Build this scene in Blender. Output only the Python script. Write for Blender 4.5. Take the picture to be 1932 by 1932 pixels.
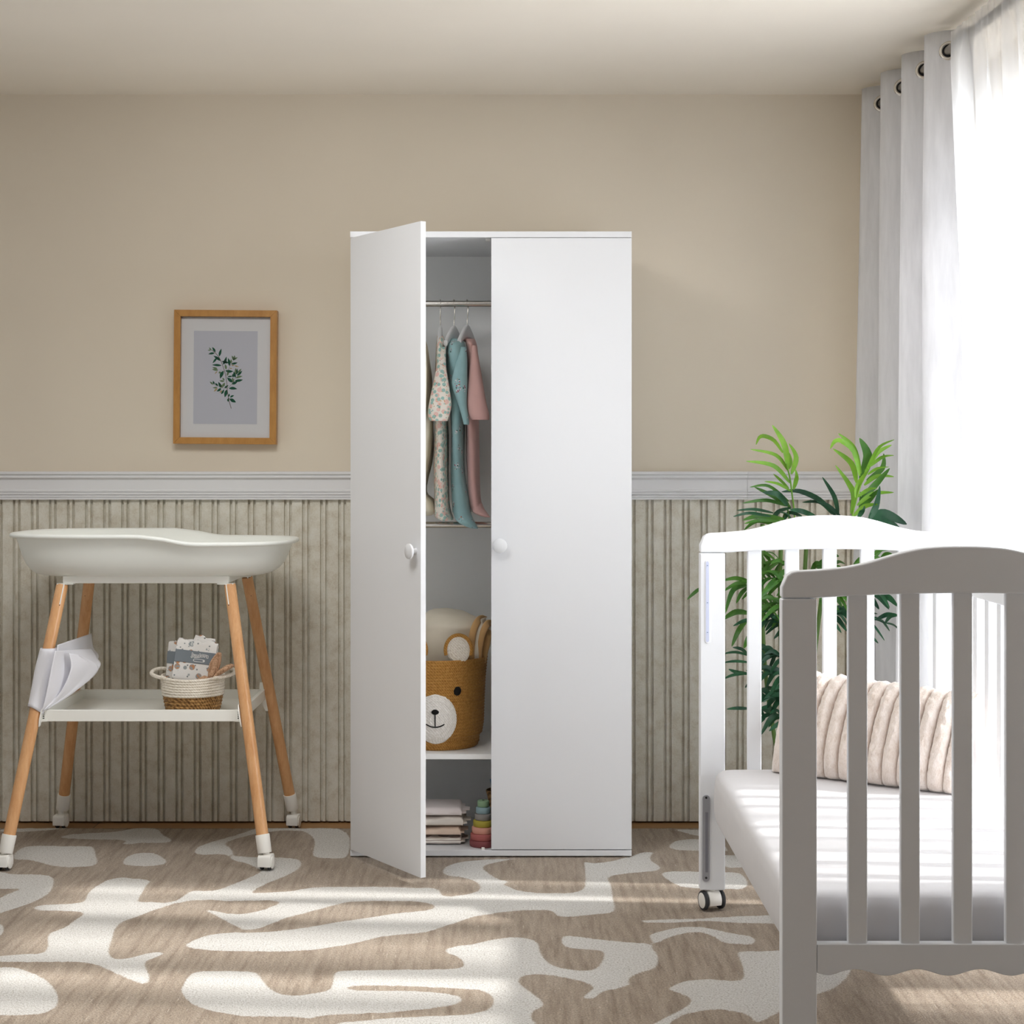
import bpy, bmesh, math, random
import numpy as np
from mathutils import Vector, Matrix, noise as mnoise
PI = math.pi
random.seed(7)
for o in list(bpy.data.objects):
    bpy.data.objects.remove(o, do_unlink=True)
SC = bpy.context.scene
COL = SC.collection

# ------------------------------------------------------------ camera
CZ, F, HX, HY = 1.117, 3187.0, 966.0, 876.0
cam = bpy.data.cameras.new('camera')
cam.sensor_width = 36.0
cam.lens = 36.0 * F / 1932.0
cam.shift_y = (HY - 966.0) / 1932.0
cam.clip_start = 0.05
camo = bpy.data.objects.new('camera', cam)
camo.location = (0, 0, CZ)
camo.rotation_euler = (PI / 2, 0, 0)
COL.objects.link(camo)
SC.camera = camo

# ------------------------------------------------------------ view
SC.view_settings.view_transform = 'Standard'
SC.view_settings.look = 'None'
SC.view_settings.gamma = 1.0
SC.view_settings.use_curve_mapping = False
SC.view_settings.exposure = 0.14
SC.cycles.use_denoising = True
SC.cycles.max_bounces = 10
SC.cycles.diffuse_bounces = 6
SC.cycles.transparent_max_bounces = 12
SC.cycles.sample_clamp_indirect = 6.0
SC.cycles.caustics_reflective = False
SC.cycles.caustics_refractive = False

def lin(c):
    c = c / 255.0
    return c / 12.92 if c <= 0.04045 else ((c + 0.055) / 1.055) ** 2.4
def rgb(r, g, b):
    return (lin(r), lin(g), lin(b), 1.0)

# ------------------------------------------------------------ world: soft studio daylight, brighter from the left than from the camera side
W = bpy.data.worlds.new('world')
SC.world = W
W.use_nodes = True
nt = W.node_tree
nt.nodes.clear()
wo = nt.nodes.new('ShaderNodeOutputWorld')
bg = nt.nodes.new('ShaderNodeBackground')
tc = nt.nodes.new('ShaderNodeTexCoord')
sx = nt.nodes.new('ShaderNodeSeparateXYZ')
rp = nt.nodes.new('ShaderNodeValToRGB')
mr = nt.nodes.new('ShaderNodeMapRange')
mr.inputs['From Min'].default_value = -1.0
mr.inputs['From Max'].default_value = 1.0
nt.links.new(tc.outputs['Generated'], sx.inputs[0])
nt.links.new(sx.outputs['X'], mr.inputs['Value'])
nt.links.new(mr.outputs['Result'], rp.inputs['Fac'])
els = rp.color_ramp.elements
els[0].position = 0.0;  els[0].color = (0.48, 0.48, 0.48, 1)
els[1].position = 1.0;  els[1].color = (1.6, 1.7, 1.85, 1)
e = els.new(0.30); e.color = (0.34, 0.345, 0.35, 1)
e = els.new(0.5); e.color = (0.185, 0.212, 0.255, 1)
e = els.new(0.75); e.color = (0.15, 0.152, 0.158, 1)
nt.links.new(rp.outputs['Color'], bg.inputs['Color'])
bg.inputs['Strength'].default_value = 0.85
nt.links.new(bg.outputs[0], wo.inputs[0])

def lamp(name, kind, loc, rot, energy, color=(1, 1, 1), **kw):
    l = bpy.data.lights.new(name, kind)
    l.energy = energy
    l.color = color
    for k, v in kw.items():
        setattr(l, k, v)
    o = bpy.data.objects.new(name, l)
    o.location = loc
    o.rotation_euler = rot
    COL.objects.link(o)
    return o
# daylight just outside the window, facing into the room
lamp('window_daylight', 'AREA', (1.75, 3.95, 1.25), (0, PI / 2, 0), 158.0, (0.95, 0.975, 1.0), shape='RECTANGLE', size=2.3, size_y=2.2)
# unseen fill light from the left, shining in through an added window
lamp('side_fill', 'AREA', (-2.45, 3.95, 1.45), (0, -PI / 2, 0), 3.0, (1.0, 1.0, 0.98), shape='RECTANGLE', size=1.5, size_y=1.7)
# unseen overhead fill, added to brighten the left side and back wall
lamp('overhead_fill', 'AREA', (-0.75, 3.5, 2.27), (0, 0, 0), 21.0, (1.0, 1.0, 1.0), shape='DISK', size=0.9)
# sun from the right, about 38 degrees up
SUN_EL = math.radians(37)
sd = Vector((-math.cos(SUN_EL), 0.06, -math.sin(SUN_EL)))
lamp('sun', 'SUN', (4, 4, 4), sd.to_track_quat('-Z', 'Y').to_euler(), 8.0, (1.0, 0.985, 0.96), angle=math.radians(1.6))

# ------------------------------------------------------------ helpers
def at(px, py, d):
    return Vector(((px - HX) * d / F, d, CZ - (py - HY) * d / F))

def tag(o, label=None, cat=None, group=None, kind=None):
    if label: o['label'] = label
    if cat: o['category'] = cat
    if group: o['group'] = group
    if kind: o['kind'] = kind
    return o

def empty(name, loc, label=None, cat=None, group=None, kind=None):
    o = bpy.data.objects.new(name, None)
    o.empty_display_size = 0.05
    o.location = loc
    COL.objects.link(o)
    return tag(o, label, cat, group, kind)

def link(name, me, mat, parent=None):
    o = bpy.data.objects.new(name, me)
    if mat is not None:
        for m in (mat if isinstance(mat, (list, tuple)) else [mat]):
            me.materials.append(m)
    COL.objects.link(o)
    if parent is not None:
        o.parent = parent
        if parent.type == 'EMPTY':
            o.matrix_parent_inverse = Matrix.Translation(-Vector(parent.location))
    return o

def obj(name, bm, mat, parent=None, smooth=True, bevel=0.0, seg=2, sub=0, solid=0.0, angle=35, off=0.0):
    bmesh.ops.recalc_face_normals(bm, faces=bm.faces)
    me = bpy.data.meshes.new(name)
    bm.to_mesh(me)
    bm.free()
    if smooth:
        for p in me.polygons:
            p.use_smooth = True
    o = link(name, me, mat, parent)
    if solid:
        m = o.modifiers.new('solid', 'SOLIDIFY'); m.thickness = solid; m.offset = off
    if bevel:
        m = o.modifiers.new('bevel', 'BEVEL'); m.width = bevel; m.segments = seg; m.limit_method = 'ANGLE'; m.angle_limit = math.radians(angle)
        m.harden_normals = True
    elif smooth and not sub:
        try:
            me.set_sharp_from_angle(angle=math.radians(50))
        except Exception:
            pass
    if sub:
        m = o.modifiers.new('sub', 'SUBSURF'); m.levels = sub; m.render_levels = sub
    return o

def B():
    return bmesh.new()

def box(bm, x0, x1, y0, y1, z0, z1, M=None):
    vs = [bm.verts.new(Vector(p) if M is None else M @ Vector(p)) for p in
          [(x0, y0, z0), (x1, y0, z0), (x1, y1, z0), (x0, y1, z0), (x0, y0, z1), (x1, y0, z1), (x1, y1, z1), (x0, y1, z1)]]
    for f in [(0, 1, 2, 3), (7, 6, 5, 4), (0, 4, 5, 1), (1, 5, 6, 2), (2, 6, 7, 3), (3, 7, 4, 0)]:
        bm.faces.new([vs[i] for i in f])
    return bm

def rings(bm, rs, cap0=True, cap1=True, closed=True):
    vr = [[bm.verts.new(p) for p in r] for r in rs]
    n = len(vr[0])
    for a, b in zip(vr[:-1], vr[1:]):
        for i in range(n if closed else n - 1):
            j = (i + 1) % n
            bm.faces.new((a[i], a[j], b[j], b[i]))
    if closed and cap0: bm.faces.new(list(reversed(vr[0])))
    if closed and cap1: bm.faces.new(vr[-1])
    return bm

def prism(bm, pts, axis, a, b, M=None):
    """polygon extruded along an axis; pts are the other two coordinates in order"""
    def P(p, t):
        v = {'x': (t, p[0], p[1]), 'y': (p[0], t, p[1]), 'z': (p[0], p[1], t)}[axis]
        v = Vector(v)
        return v if M is None else M @ v
    return rings(bm, [[P(p, a) for p in pts], [P(p, b) for p in pts]])

def frame_at(t):
    t = t.normalized()
    up = Vector((0, 0, 1)) if abs(t.z) < 0.9 else Vector((0, 1, 0))
    a = t.cross(up).normalized()
    return a, t.cross(a).normalized()

def tube(bm, path, r, seg=14, cap=True, flat=1.0):
    path = [Vector(p) for p in path]
    rs = []
    a = None
    for i, p in enumerate(path):
        t = (path[min(i + 1, len(path) - 1)] - path[max(i - 1, 0)])
        if t.length < 1e-9: t = Vector((0, 0, 1))
        t.normalize()
        if a is None:
            a, b = frame_at(t)
        else:
            a = (a - t * a.dot(t)).normalized()
            b = t.cross(a)
        rr = r[i] if isinstance(r, (list, tuple)) else r
        rs.append([p + a * (rr * math.cos(2 * PI * k / seg)) + b * (rr * flat * math.sin(2 * PI * k / seg)) for k in range(seg)])
    return rings(bm, rs, cap, cap)

def lathe(bm, prof, c, seg=48, M=None, cap0=True, cap1=True):
    rs = []
    for r, z in prof:
        ring = []
        for k in range(seg):
            v = Vector((r * math.cos(2 * PI * k / seg), r * math.sin(2 * PI * k / seg), z))
            ring.append((M @ v if M is not None else v) + Vector(c))
        rs.append(ring)
    return rings(bm, rs, cap0, cap1)

def cr(pts, n):
    """Catmull-Rom through tuples"""
    pts = [np.array(p, float) for p in pts]
    out = []
    m = len(pts) - 1
    for k in range(n + 1):
        t = k * m / n
        i = min(int(t), m - 1)
        u = t - i
        p0, p1, p2, p3 = pts[max(i - 1, 0)], pts[i], pts[i + 1], pts[min(i + 2, m)]
        out.append(0.5 * ((2 * p1) + (-p0 + p2) * u + (2 * p0 - 5 * p1 + 4 * p2 - p3) * u * u + (-p0 + 3 * p1 - 3 * p2 + p3) * u ** 3))
    return out

def sup(a, b, n, k, seg):
    t = 2 * PI * k / seg
    c, s = math.cos(t), math.sin(t)
    return a * math.copysign(abs(c) ** (2 / n), c), b * math.copysign(abs(s) ** (2 / n), s)

def copy_tree(o, parent=None):
    c = o.copy()
    COL.objects.link(c)
    if parent is not None:
        c.parent = parent
    for ch in list(o.children):
        copy_tree(ch, c)
    return c

# ------------------------------------------------------------ materials
class N:
    def __init__(s, name):
        s.m = bpy.data.materials.new(name)
        s.m.use_nodes = True
        s.t = s.m.node_tree
        s.t.nodes.clear()
        s.out = s.t.nodes.new('ShaderNodeOutputMaterial')
        s.co = None
    def n(s, typ, **kw):
        nd = s.t.nodes.new('ShaderNode' + typ)
        for k, v in kw.items():
            setattr(nd, k, v)
        return nd
    def l(s, a, b):
        s.t.links.new(a, b)
    def coord(s, sc=(1, 1, 1), rot=(0, 0, 0)):
        if s.co is None:
            s.co = s.n('TexCoord')
        mp = s.n('Mapping')
        mp.inputs['Scale'].default_value = sc
        mp.inputs['Rotation'].default_value = rot
        s.l(s.co.outputs['Object'], mp.inputs['Vector'])
        return mp.outputs[0]
    def noise(s, scale, detail=3.0, sc=(1, 1, 1), rough=0.55):
        nd = s.n('TexNoise')
        nd.inputs['Scale'].default_value = scale
        nd.inputs['Detail'].default_value = detail
        nd.inputs['Roughness'].default_value = rough
        s.l(s.coord(sc), nd.inputs['Vector'])
        return nd.outputs['Fac']
    def voro(s, scale, sc=(1, 1, 1), feature='F1', rnd=1.0):
        nd = s.n('TexVoronoi', feature=feature)
        nd.inputs['Scale'].default_value = scale
        nd.inputs['Randomness'].default_value = rnd
        s.l(s.coord(sc), nd.inputs['Vector'])
        return nd
    def ramp(s, fac, stops, interp='LINEAR'):
        r = s.n('ValToRGB')
        r.color_ramp.interpolation = interp
        e = r.color_ramp.elements
        while len(e) < len(stops):
            e.new(0.5)
        for el, (p, c) in zip(e, stops):
            el.position = p
            el.color = c if len(c) == 4 else (*c, 1)
        s.l(fac, r.inputs['Fac'])
        return r.outputs['Color']
    def mix(s, fac, a, b, blend='MIX'):
        m = s.n('Mix', data_type='RGBA', blend_type=blend)
        for sock, v in ((m.inputs[0], fac), (m.inputs[6], a), (m.inputs[7], b)):
            if hasattr(v, 'links') or hasattr(v, 'is_linked'):
                s.l(v, sock)
            else:
                sock.default_value = v
        return m.outputs[2]
    def math(s, op, a, b=0.0):
        m = s.n('Math', operation=op)
        for sock, v in ((m.inputs[0], a), (m.inputs[1], b)):
            if hasattr(v, 'is_linked'):
                s.l(v, sock)
            else:
                sock.default_value = v
        return m.outputs[0]
    def bump(s, h, strength=0.3, dist=0.002, normal=None):
        b = s.n('Bump')
        b.inputs['Strength'].default_value = strength
        b.inputs['Distance'].default_value = dist
        s.l(h, b.inputs['Height'])
        if normal is not None:
            s.l(normal, b.inputs['Normal'])
        return b.outputs[0]
    def bsdf(s, col, rough=0.5, spec=0.35, normal=None, metal=0.0, sheen=0.0):
        p = s.n('BsdfPrincipled')
        for k, v in (('Base Color', col), ('Roughness', rough), ('Metallic', metal), ('Specular IOR Level', spec), ('Sheen Weight', sheen)):
            if hasattr(v, 'is_linked'):
                s.l(v, p.inputs[k])
            else:
                p.inputs[k].default_value = v
        if normal is not None:
            s.l(normal, p.inputs['Normal'])
        s.l(p.outputs[0], s.out.inputs[0])
        return p

def shade(c, k):
    return (c[0] * k, c[1] * k, c[2] * k, 1)

def simple(name, c, rough=0.5, spec=0.35, var=0.04, vs=6.0, bs=0.0, bscale=200.0, bd=0.001, metal=0.0, sheen=0.0):
    m = N(name)
    col = m.ramp(m.noise(vs), [(0.3, shade(c, 1 - var)), (0.7, shade(c, 1 + var))])
    nm = m.bump(m.noise(bscale, 2), bs, bd) if bs else None
    m.bsdf(col, rough, spec, nm, metal, sheen)
    return m.m

M_WHITE = simple('white_lacquer', rgb(221, 222, 224), 0.42, 0.3, 0.006, 2, 0.05, 320, 0.0004)
M_WHITE_LIT = simple('white_lacquer_brightened', rgb(244, 244, 242), 0.5, 0.3, 0.006, 2)  # wardrobe white made lighter for the inside, in place of missing light
M_HANG = simple('white_painted_hanger', rgb(246, 246, 246), 0.4, 0.3, 0.006, 2)
M_CRIB = simple('white_painted_wood', rgb(231, 233, 236), 0.45, 0.3, 0.012, 5, 0.06, 220, 0.0005)
M_TUB = simple('cream_plastic', rgb(240, 243, 238), 0.38, 0.35, 0.006, 2)
M_METALW = simple('white_powder_coat', rgb(242, 242, 236), 0.4, 0.35, 0.01, 3)
M_CAST = simple('white_nylon', rgb(240, 238, 232), 0.4, 0.35, 0.01, 3)
M_TYRE = simple('grey_rubber', rgb(62, 63, 65), 0.7, 0.2, 0.05, 20)
M_DARK = simple('dark_recess', rgb(40, 40, 40), 0.8, 0.1, 0.03)
M_STEEL = simple('brushed_steel', rgb(205, 200, 192), 0.22, 0.5, 0.02, 10, metal=1.0)
M_ROD = simple('satin_nickel', rgb(150, 146, 140), 0.3, 0.5, 0.02, 10, metal=1.0)
M_LATCH = simple('grey_zinc', rgb(165, 166, 172), 0.4, 0.5, 0.03, 10, metal=0.3)
M_TRACK = simple('pale_blue_plastic', rgb(200, 206, 228), 0.4, 0.4, 0.02, 10)
M_PAPER = simple('mat_board', rgb(244, 243, 243), 0.9, 0.1, 0.01, 4)
M_PRINT = simple('print_paper', rgb(216, 217, 226), 0.9, 0.1, 0.01, 4)
M_TWIG = simple('printed_twig', rgb(120, 104, 88), 0.9, 0.1)
M_LEAFD = simple('printed_dark_leaf', rgb(38, 92, 66), 0.9, 0.1, 0.35, 300)
M_LEAFL = simple('printed_pale_leaf', rgb(116, 140, 102), 0.9, 0.1, 0.25, 300)
M_FLOW = simple('printed_flower', rgb(186, 164, 122), 0.9, 0.1, 0.2, 300)

def wood(name, ca, cb, sc=(6, 6, 0.6), scale=9.0, rough=0.35):
    m = N(name)
    f = m.noise(scale, 5, sc, 0.6)
    f2 = m.noise(scale * 7, 3, sc)
    ff = m.math('ADD', m.math('MULTIPLY', f, 0.75), m.math('MULTIPLY', f2, 0.25))
    col = m.ramp(ff, [(0.3, ca), (0.7, cb)])
    m.bsdf(col, rough, 0.4, m.bump(f2, 0.08, 0.0006))
    return m.m
M_BEECH = wood('beech_wood', rgb(204, 148, 98), rgb(228, 180, 132), rough=0.27)
M_OAKF = wood('honey_oak', rgb(168, 118, 58), rgb(192, 142, 78), sc=(5, 5, 1.2))

def floor_mat():
    m = N('oak_floor')
    br = m.n('TexBrick', offset=0.37)
    br.inputs['Scale'].default_value = 1.0
    br.inputs['Mortar Size'].default_value = 0.0015
    br.inputs['Brick Width'].default_value = 1.3
    br.inputs['Row Height'].default_value = 0.14
    br.inputs['Color1'].default_value = rgb(150, 112, 72)
    br.inputs['Color2'].default_value = rgb(168, 128, 84)
    br.inputs['Mortar'].default_value = rgb(74, 54, 36)
    m.l(m.coord(), br.inputs['Vector'])
    g = m.ramp(m.noise(12, 5, (0.5, 9, 1)), [(0.25, (0.75, 0.75, 0.75)), (0.75, (1.12, 1.12, 1.12))])
    m.bsdf(m.mix(1.0, br.outputs['Color'], g, 'MULTIPLY'), 0.5, 0.3)
    return m.m

def wall_mat(name, c):
    m = N(name)
    col = m.ramp(m.noise(1.6, 4), [(0.3, shade(c, 0.98)), (0.7, shade(c, 1.02))])
    m.bsdf(col, 0.85, 0.15, m.bump(m.noise(420, 2), 0.06, 0.0006))
    return m.m

def stone_mat():
    m = N('fluted_plaster')
    a = m.noise(26, 6, rough=0.65)
    b = m.noise(210, 3)
    v = m.math('ADD', m.math('MULTIPLY', a, 0.7), m.math('MULTIPLY', b, 0.3))
    col = m.ramp(v, [(0.33, rgb(200, 191, 173)), (0.5, rgb(219, 215, 202)), (0.68, rgb(230, 228, 219))])
    m.bsdf(col, 0.9, 0.1, m.bump(b, 0.45, 0.0012))
    return m.m

def cloth(name, c, var=0.03, weave=900, bs=0.12, sheen=0.15, rough=0.9, vs=18):
    m = N(name)
    col = m.ramp(m.noise(vs, 3), [(0.3, shade(c, 1 - var)), (0.7, shade(c, 1 + var))])
    m.bsdf(col, rough, 0.1, m.bump(m.noise(weave, 2), bs, 0.0006), 0.0, sheen)
    return m.m
M_SHEET = cloth('white_cotton_sheet', rgb(206, 204, 205), 0.01)
M_WCLOTH = cloth('white_cloth', rgb(232, 232, 238), 0.01)
M_CREAM = cloth('cream_terry', rgb(232, 222, 202), 0.03, 500, 0.4)
M_CREAMG = cloth('cream_fleece', rgb(236, 229, 208), 0.03, 300, 0.5)
M_TAN = cloth('tan_binding', rgb(206, 164, 112), 0.04, 500, 0.3)
M_PINK = cloth('pink_jersey', rgb(236, 190, 182), 0.03)

def floral():
    m = N('floral_print')
    base = rgb(240, 232, 220)
    v1 = m.voro(52); v2 = m.voro(66); v3 = m.voro(120); v4 = m.voro(88)
    mp = m.n('Mapping'); mp.inputs['Location'].default_value = (0.37, 0.11, 0.23)
    m.l(m.co.outputs['Object'], mp.inputs['Vector'])
    for v in (v2, v4):
        m.l(mp.outputs[0], v.inputs['Vector'])
    c = m.mix(m.ramp(v1.outputs['Distance'], [(0.36, (1, 1, 1)), (0.42, (0, 0, 0))]), base, rgb(238, 200, 188))
    c = m.mix(m.ramp(v2.outputs['Distance'], [(0.34, (1, 1, 1)), (0.40, (0, 0, 0))]), c, rgb(166, 200, 190))
    c = m.mix(m.ramp(v3.outputs['Distance'], [(0.15, (1, 1, 1)), (0.2, (0, 0, 0))]), c, rgb(206, 160, 96))
    c = m.mix(m.ramp(v4.outputs['Distance'], [(0.10, (1, 1, 1)), (0.14, (0, 0, 0))]), c, rgb(96, 120, 108))
    m.bsdf(c, 0.9, 0.1, m.bump(m.noise(900, 2), 0.1, 0.0005), 0, 0.1)
    return m.m

def sprigs():
    m = N('blue_sprig_print')
    base = m.ramp(m.noise(14), [(0.3, rgb(160, 198, 202)), (0.7, rgb(172, 210, 213))])
    v = m.voro(36.0, (1, 1, 0.8), rnd=0.8)
    near = m.ramp(v.outputs['Distance'], [(0.31, (1, 1, 1)), (0.35, (0, 0, 0))])
    near = m.mix(1.0, near, m.ramp(v.outputs['Color'], [(0.0, (0, 0, 0)), (0.40, (1, 1, 1))], 'CONSTANT'), 'MULTIPLY')
    w = m.voro(210)
    pick = m.ramp(w.outputs['Color'], [(0.0, rgb(238, 234, 236)), (0.32, rgb(170, 92, 112)), (0.5, rgb(236, 228, 232)), (0.66, rgb(70, 92, 84)), (0.85, rgb(196, 150, 84))], 'CONSTANT')
    hole = m.ramp(w.outputs['Distance'], [(0.42, (1, 1, 1)), (0.5, (0, 0, 0))])
    c = m.mix(m.mix(1.0, near, hole, 'MULTIPLY'), base, pick)
    m.bsdf(c, 0.9, 0.1, m.bump(m.noise(900, 2), 0.1, 0.0005), 0, 0.1)
    return m.m

def dots():
    m = N('dotted_cotton')
    v = m.voro(38, rnd=0.6)
    c = m.mix(m.ramp(v.outputs['Distance'], [(0.10, (1, 1, 1)), (0.14, (0, 0, 0))]), rgb(238, 230, 220), rgb(206, 176, 160))
    m.bsdf(c, 0.9, 0.1, m.bump(m.noise(600, 2), 0.15, 0.0006), 0, 0.1)
    return m.m

def stripes():
    m = N('striped_cotton')
    w = m.n('TexWave', bands_direction='Z')
    w.inputs['Scale'].default_value = 42
    w.inputs['Distortion'].default_value = 0.6
    w.inputs['Detail'].default_value = 0
    m.l(m.coord(), w.inputs['Vector'])
    c = m.ramp(w.outputs['Fac'], [(0.72, rgb(238, 232, 224)), (0.86, rgb(172, 156, 148))])
    m.bsdf(c, 0.9, 0.1, None, 0, 0.1)
    return m.m

def muslin():
    m = N('muslin_print')
    v = m.voro(40, rnd=0.75)
    big = m.ramp(v.outputs['Distance'], [(0.33, (1, 1, 1)), (0.37, (0, 0, 0))])
    pick = m.ramp(v.outputs['Color'], [(0.0, rgb(190, 140, 104)), (0.45, rgb(160, 166, 166)), (0.72, rgb(226, 224, 220)), (0.85, rgb(196, 150, 116))], 'CONSTANT')
    v2 = m.voro(72, rnd=0.9)
    sm = m.ramp(v2.outputs['Distance'], [(0.16, (1, 1, 1)), (0.2, (0, 0, 0))])
    inner = m.mix(m.ramp(m.noise(190, 2), [(0.46, (0, 0, 0)), (0.54, (1, 1, 1))]), pick, rgb(150, 158, 160))
    c = m.mix(sm, m.mix(big, rgb(228, 226, 222), inner), rgb(140, 146, 146))
    m.bsdf(c, 0.95, 0.05, m.bump(m.noise(500, 2), 0.3, 0.0008), 0, 0.1)
    return m.m

def rope(name, ca, cb, scale=150.0, bs=0.6):
    m = N(name)
    w = m.n('TexWave', bands_direction='DIAGONAL')
    w.inputs['Scale'].default_value = scale / 2.2
    w.inputs['Distortion'].default_value = 1.5
    m.l(m.coord(), w.inputs['Vector'])
    n = m.noise(scale, 2)
    f = m.math('ADD', m.math('MULTIPLY', w.outputs['Fac'], 0.22), m.math('MULTIPLY', n, 0.78))
    m.bsdf(m.ramp(f, [(0.34, ca), (0.66, cb)]), 0.85, 0.15, m.bump(f, bs, 0.002), 0, 0.1)
    return m.m
M_ROPEB = rope('caramel_rope', rgb(156, 108, 48), rgb(190, 142, 76), 170)
M_ROPEC = rope('cream_rope', rgb(216, 206, 190), rgb(240, 234, 222), 170)
M_ROPEW = rope('white_rope', rgb(226, 220, 212), rgb(246, 242, 236), 170)
M_GRASS = rope('seagrass', rgb(104, 72, 40), rgb(186, 144, 90), 120, 1.0)
M_EMB = simple('black_embroidery', rgb(26, 24, 24), 0.8, 0.2, 0.05, 60)

def crochet():
    m = N('tan_crochet')
    v = m.voro(210, rnd=0.25)
    c = m.ramp(v.outputs['Distance'], [(0.3, rgb(214, 178, 148)), (0.62, rgb(158, 122, 94))])
    m.bsdf(c, 0.95, 0.05, m.bump(v.outputs['Distance'], -0.8, 0.002), 0, 0.1)
    return m.m

def fur():
    m = N('beige_plush')
    a = m.noise(60, 5, (1, 1, 0.6), 0.7)
    b = m.noise(420, 3, (1, 1, 0.4))
    f = m.math('ADD', m.math('MULTIPLY', a, 0.6), m.math('MULTIPLY', b, 0.4))
    m.bsdf(m.ramp(f, [(0.3, rgb(206, 187, 172)), (0.5, rgb(228, 215, 205)), (0.7, rgb(240, 230, 224))]), 1.0, 0.05, m.bump(f, 0.7, 0.004), 0, 0.6)
    return m.m

def leafmat(name, a, b):
    m = N(name)
    c = m.ramp(m.noise(16, 3), [(0.3, a), (0.7, b)])
    d = m.n('BsdfPrincipled')
    m.l(c, d.inputs['Base Color']); d.inputs['Roughness'].default_value = 0.42
    d.inputs['Specular IOR Level'].default_value = 0.35
    t = m.n('BsdfTranslucent'); m.l(c, t.inputs['Color'])
    x = m.n('MixShader'); x.inputs[0].default_value = 0.28
    m.l(d.outputs[0], x.inputs[1]); m.l(t.outputs[0], x.inputs[2])
    m.l(x.outputs[0], m.out.inputs[0])
    return m.m
M_PLD = leafmat('dark_palm_leaf', rgb(24, 62, 44), rgb(46, 92, 60))
M_PLM = leafmat('mid_palm_leaf', rgb(52, 98, 36), rgb(82, 130, 46))
M_PLL = leafmat('fresh_palm_leaf', rgb(98, 148, 40), rgb(136, 184, 58))
M_CANE = simple('green_cane', rgb(84, 112, 52), 0.5, 0.3, 0.15, 30)
M_POT = simple('charcoal_pot', rgb(60, 60, 60), 0.6, 0.3)
M_SOIL = simple('potting_soil', rgb(52, 40, 30), 1.0, 0.05, 0.3, 60, 0.8, 90, 0.01)

def curtain_mat():
    m = N('white_curtain_fabric')
    c = m.ramp(m.noise(60, 3, (1, 1, 0.15)), [(0.3, rgb(228, 228, 230)), (0.7, rgb(238, 238, 240))])
    nm = m.bump(m.noise(700, 2, (1, 1, 0.2)), 0.15, 0.0005)
    d = m.n('BsdfDiffuse'); m.l(c, d.inputs[0]); m.l(nm, d.inputs['Normal'])
    t = m.n('BsdfTranslucent'); m.l(c, t.inputs[0])
    x = m.n('MixShader'); x.inputs[0].default_value = 0.16
    m.l(d.outputs[0], x.inputs[1]); m.l(t.outputs[0], x.inputs[2])
    m.l(x.outputs[0], m.out.inputs[0])
    return m.m

def sheer_mat():
    m = N('white_sheer_voile')
    f1 = m.noise(1.0, 2, (0.0, 7.0, 0.06))
    open_ = m.n('MapRange'); open_.inputs['From Min'].default_value = 0.40; open_.inputs['From Max'].default_value = 0.64
    open_.inputs['To Min'].default_value = 0.10; open_.inputs['To Max'].default_value = 0.72
    m.l(f1, open_.inputs['Value'])
    d = m.n('BsdfDiffuse'); d.inputs[0].default_value = (0.86, 0.87, 0.89, 1)
    t = m.n('BsdfTranslucent'); t.inputs[0].default_value = (0.86, 0.87, 0.89, 1)
    x = m.n('MixShader'); x.inputs[0].default_value = 0.55
    m.l(d.outputs[0], x.inputs[1]); m.l(t.outputs[0], x.inputs[2])
    tr = m.n('BsdfTransparent')
    y = m.n('MixShader')
    m.l(open_.outputs['Result'], y.inputs[0])
    m.l(x.outputs[0], y.inputs[1]); m.l(tr.outputs[0], y.inputs[2])
    m.l(y.outputs[0], m.out.inputs[0])
    return m.m

def glass_mat():
    m = N('clear_glass')
    g = m.n('BsdfGlossy'); g.inputs['Roughness'].default_value = 0.03
    tr = m.n('BsdfTransparent')
    fr = m.n('Fresnel'); fr.inputs[0].default_value = 1.3
    x = m.n('MixShader')
    m.l(fr.outputs[0], x.inputs[0]); m.l(tr.outputs[0], x.inputs[1]); m.l(g.outputs[0], x.inputs[2])
    m.l(x.outputs[0], m.out.inputs[0])
    return m.m
M_GLASS = glass_mat()

def rug_mat():
    m = N('patterned_rug_pile')
    at_ = m.n('Attribute', attribute_name='pattern')
    wob = m.noise(260, 2)
    sdf = m.math('ADD', at_.outputs['Fac'], m.math('MULTIPLY', m.math('SUBTRACT', wob, 0.5), 0.012))
    mask = m.n('MapRange'); mask.inputs['From Min'].default_value = -0.002; mask.inputs['From Max'].default_value = 0.002
    m.l(sdf, mask.inputs['Value'])
    st = m.noise(1.0, 4, (60, 5, 1), 0.6)
    st2 = m.noise(1.0, 2, (240, 16, 1), 0.6)
    sp = m.noise(230, 4, rough=0.75)
    brown = m.ramp(st, [(0.30, rgb(138, 120, 101)), (0.5, rgb(163, 146, 127)), (0.66, rgb(174, 158, 140))])
    brown = m.mix(m.ramp(st2, [(0.66, (0, 0, 0)), (0.76, (0.75, 0.75, 0.75))]), brown, rgb(214, 205, 192))
    light = m.ramp(sp, [(0.33, rgb(158, 150, 137)), (0.47, rgb(212, 208, 201)), (0.68, rgb(237, 235, 231))])
    brown = m.mix(1.0, brown, m.ramp(sp, [(0.32, (0.52, 0.51, 0.50)), (0.48, (0.98, 0.98, 0.98)), (0.68, (1.42, 1.42, 1.42))]), 'MULTIPLY')
    col = m.mix(mask.outputs['Result'], brown, light)
    m.bsdf(col, 1.0, 0.03, m.bump(sp, 0.9, 0.006), 0, 0.25)
    return m.m
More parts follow.
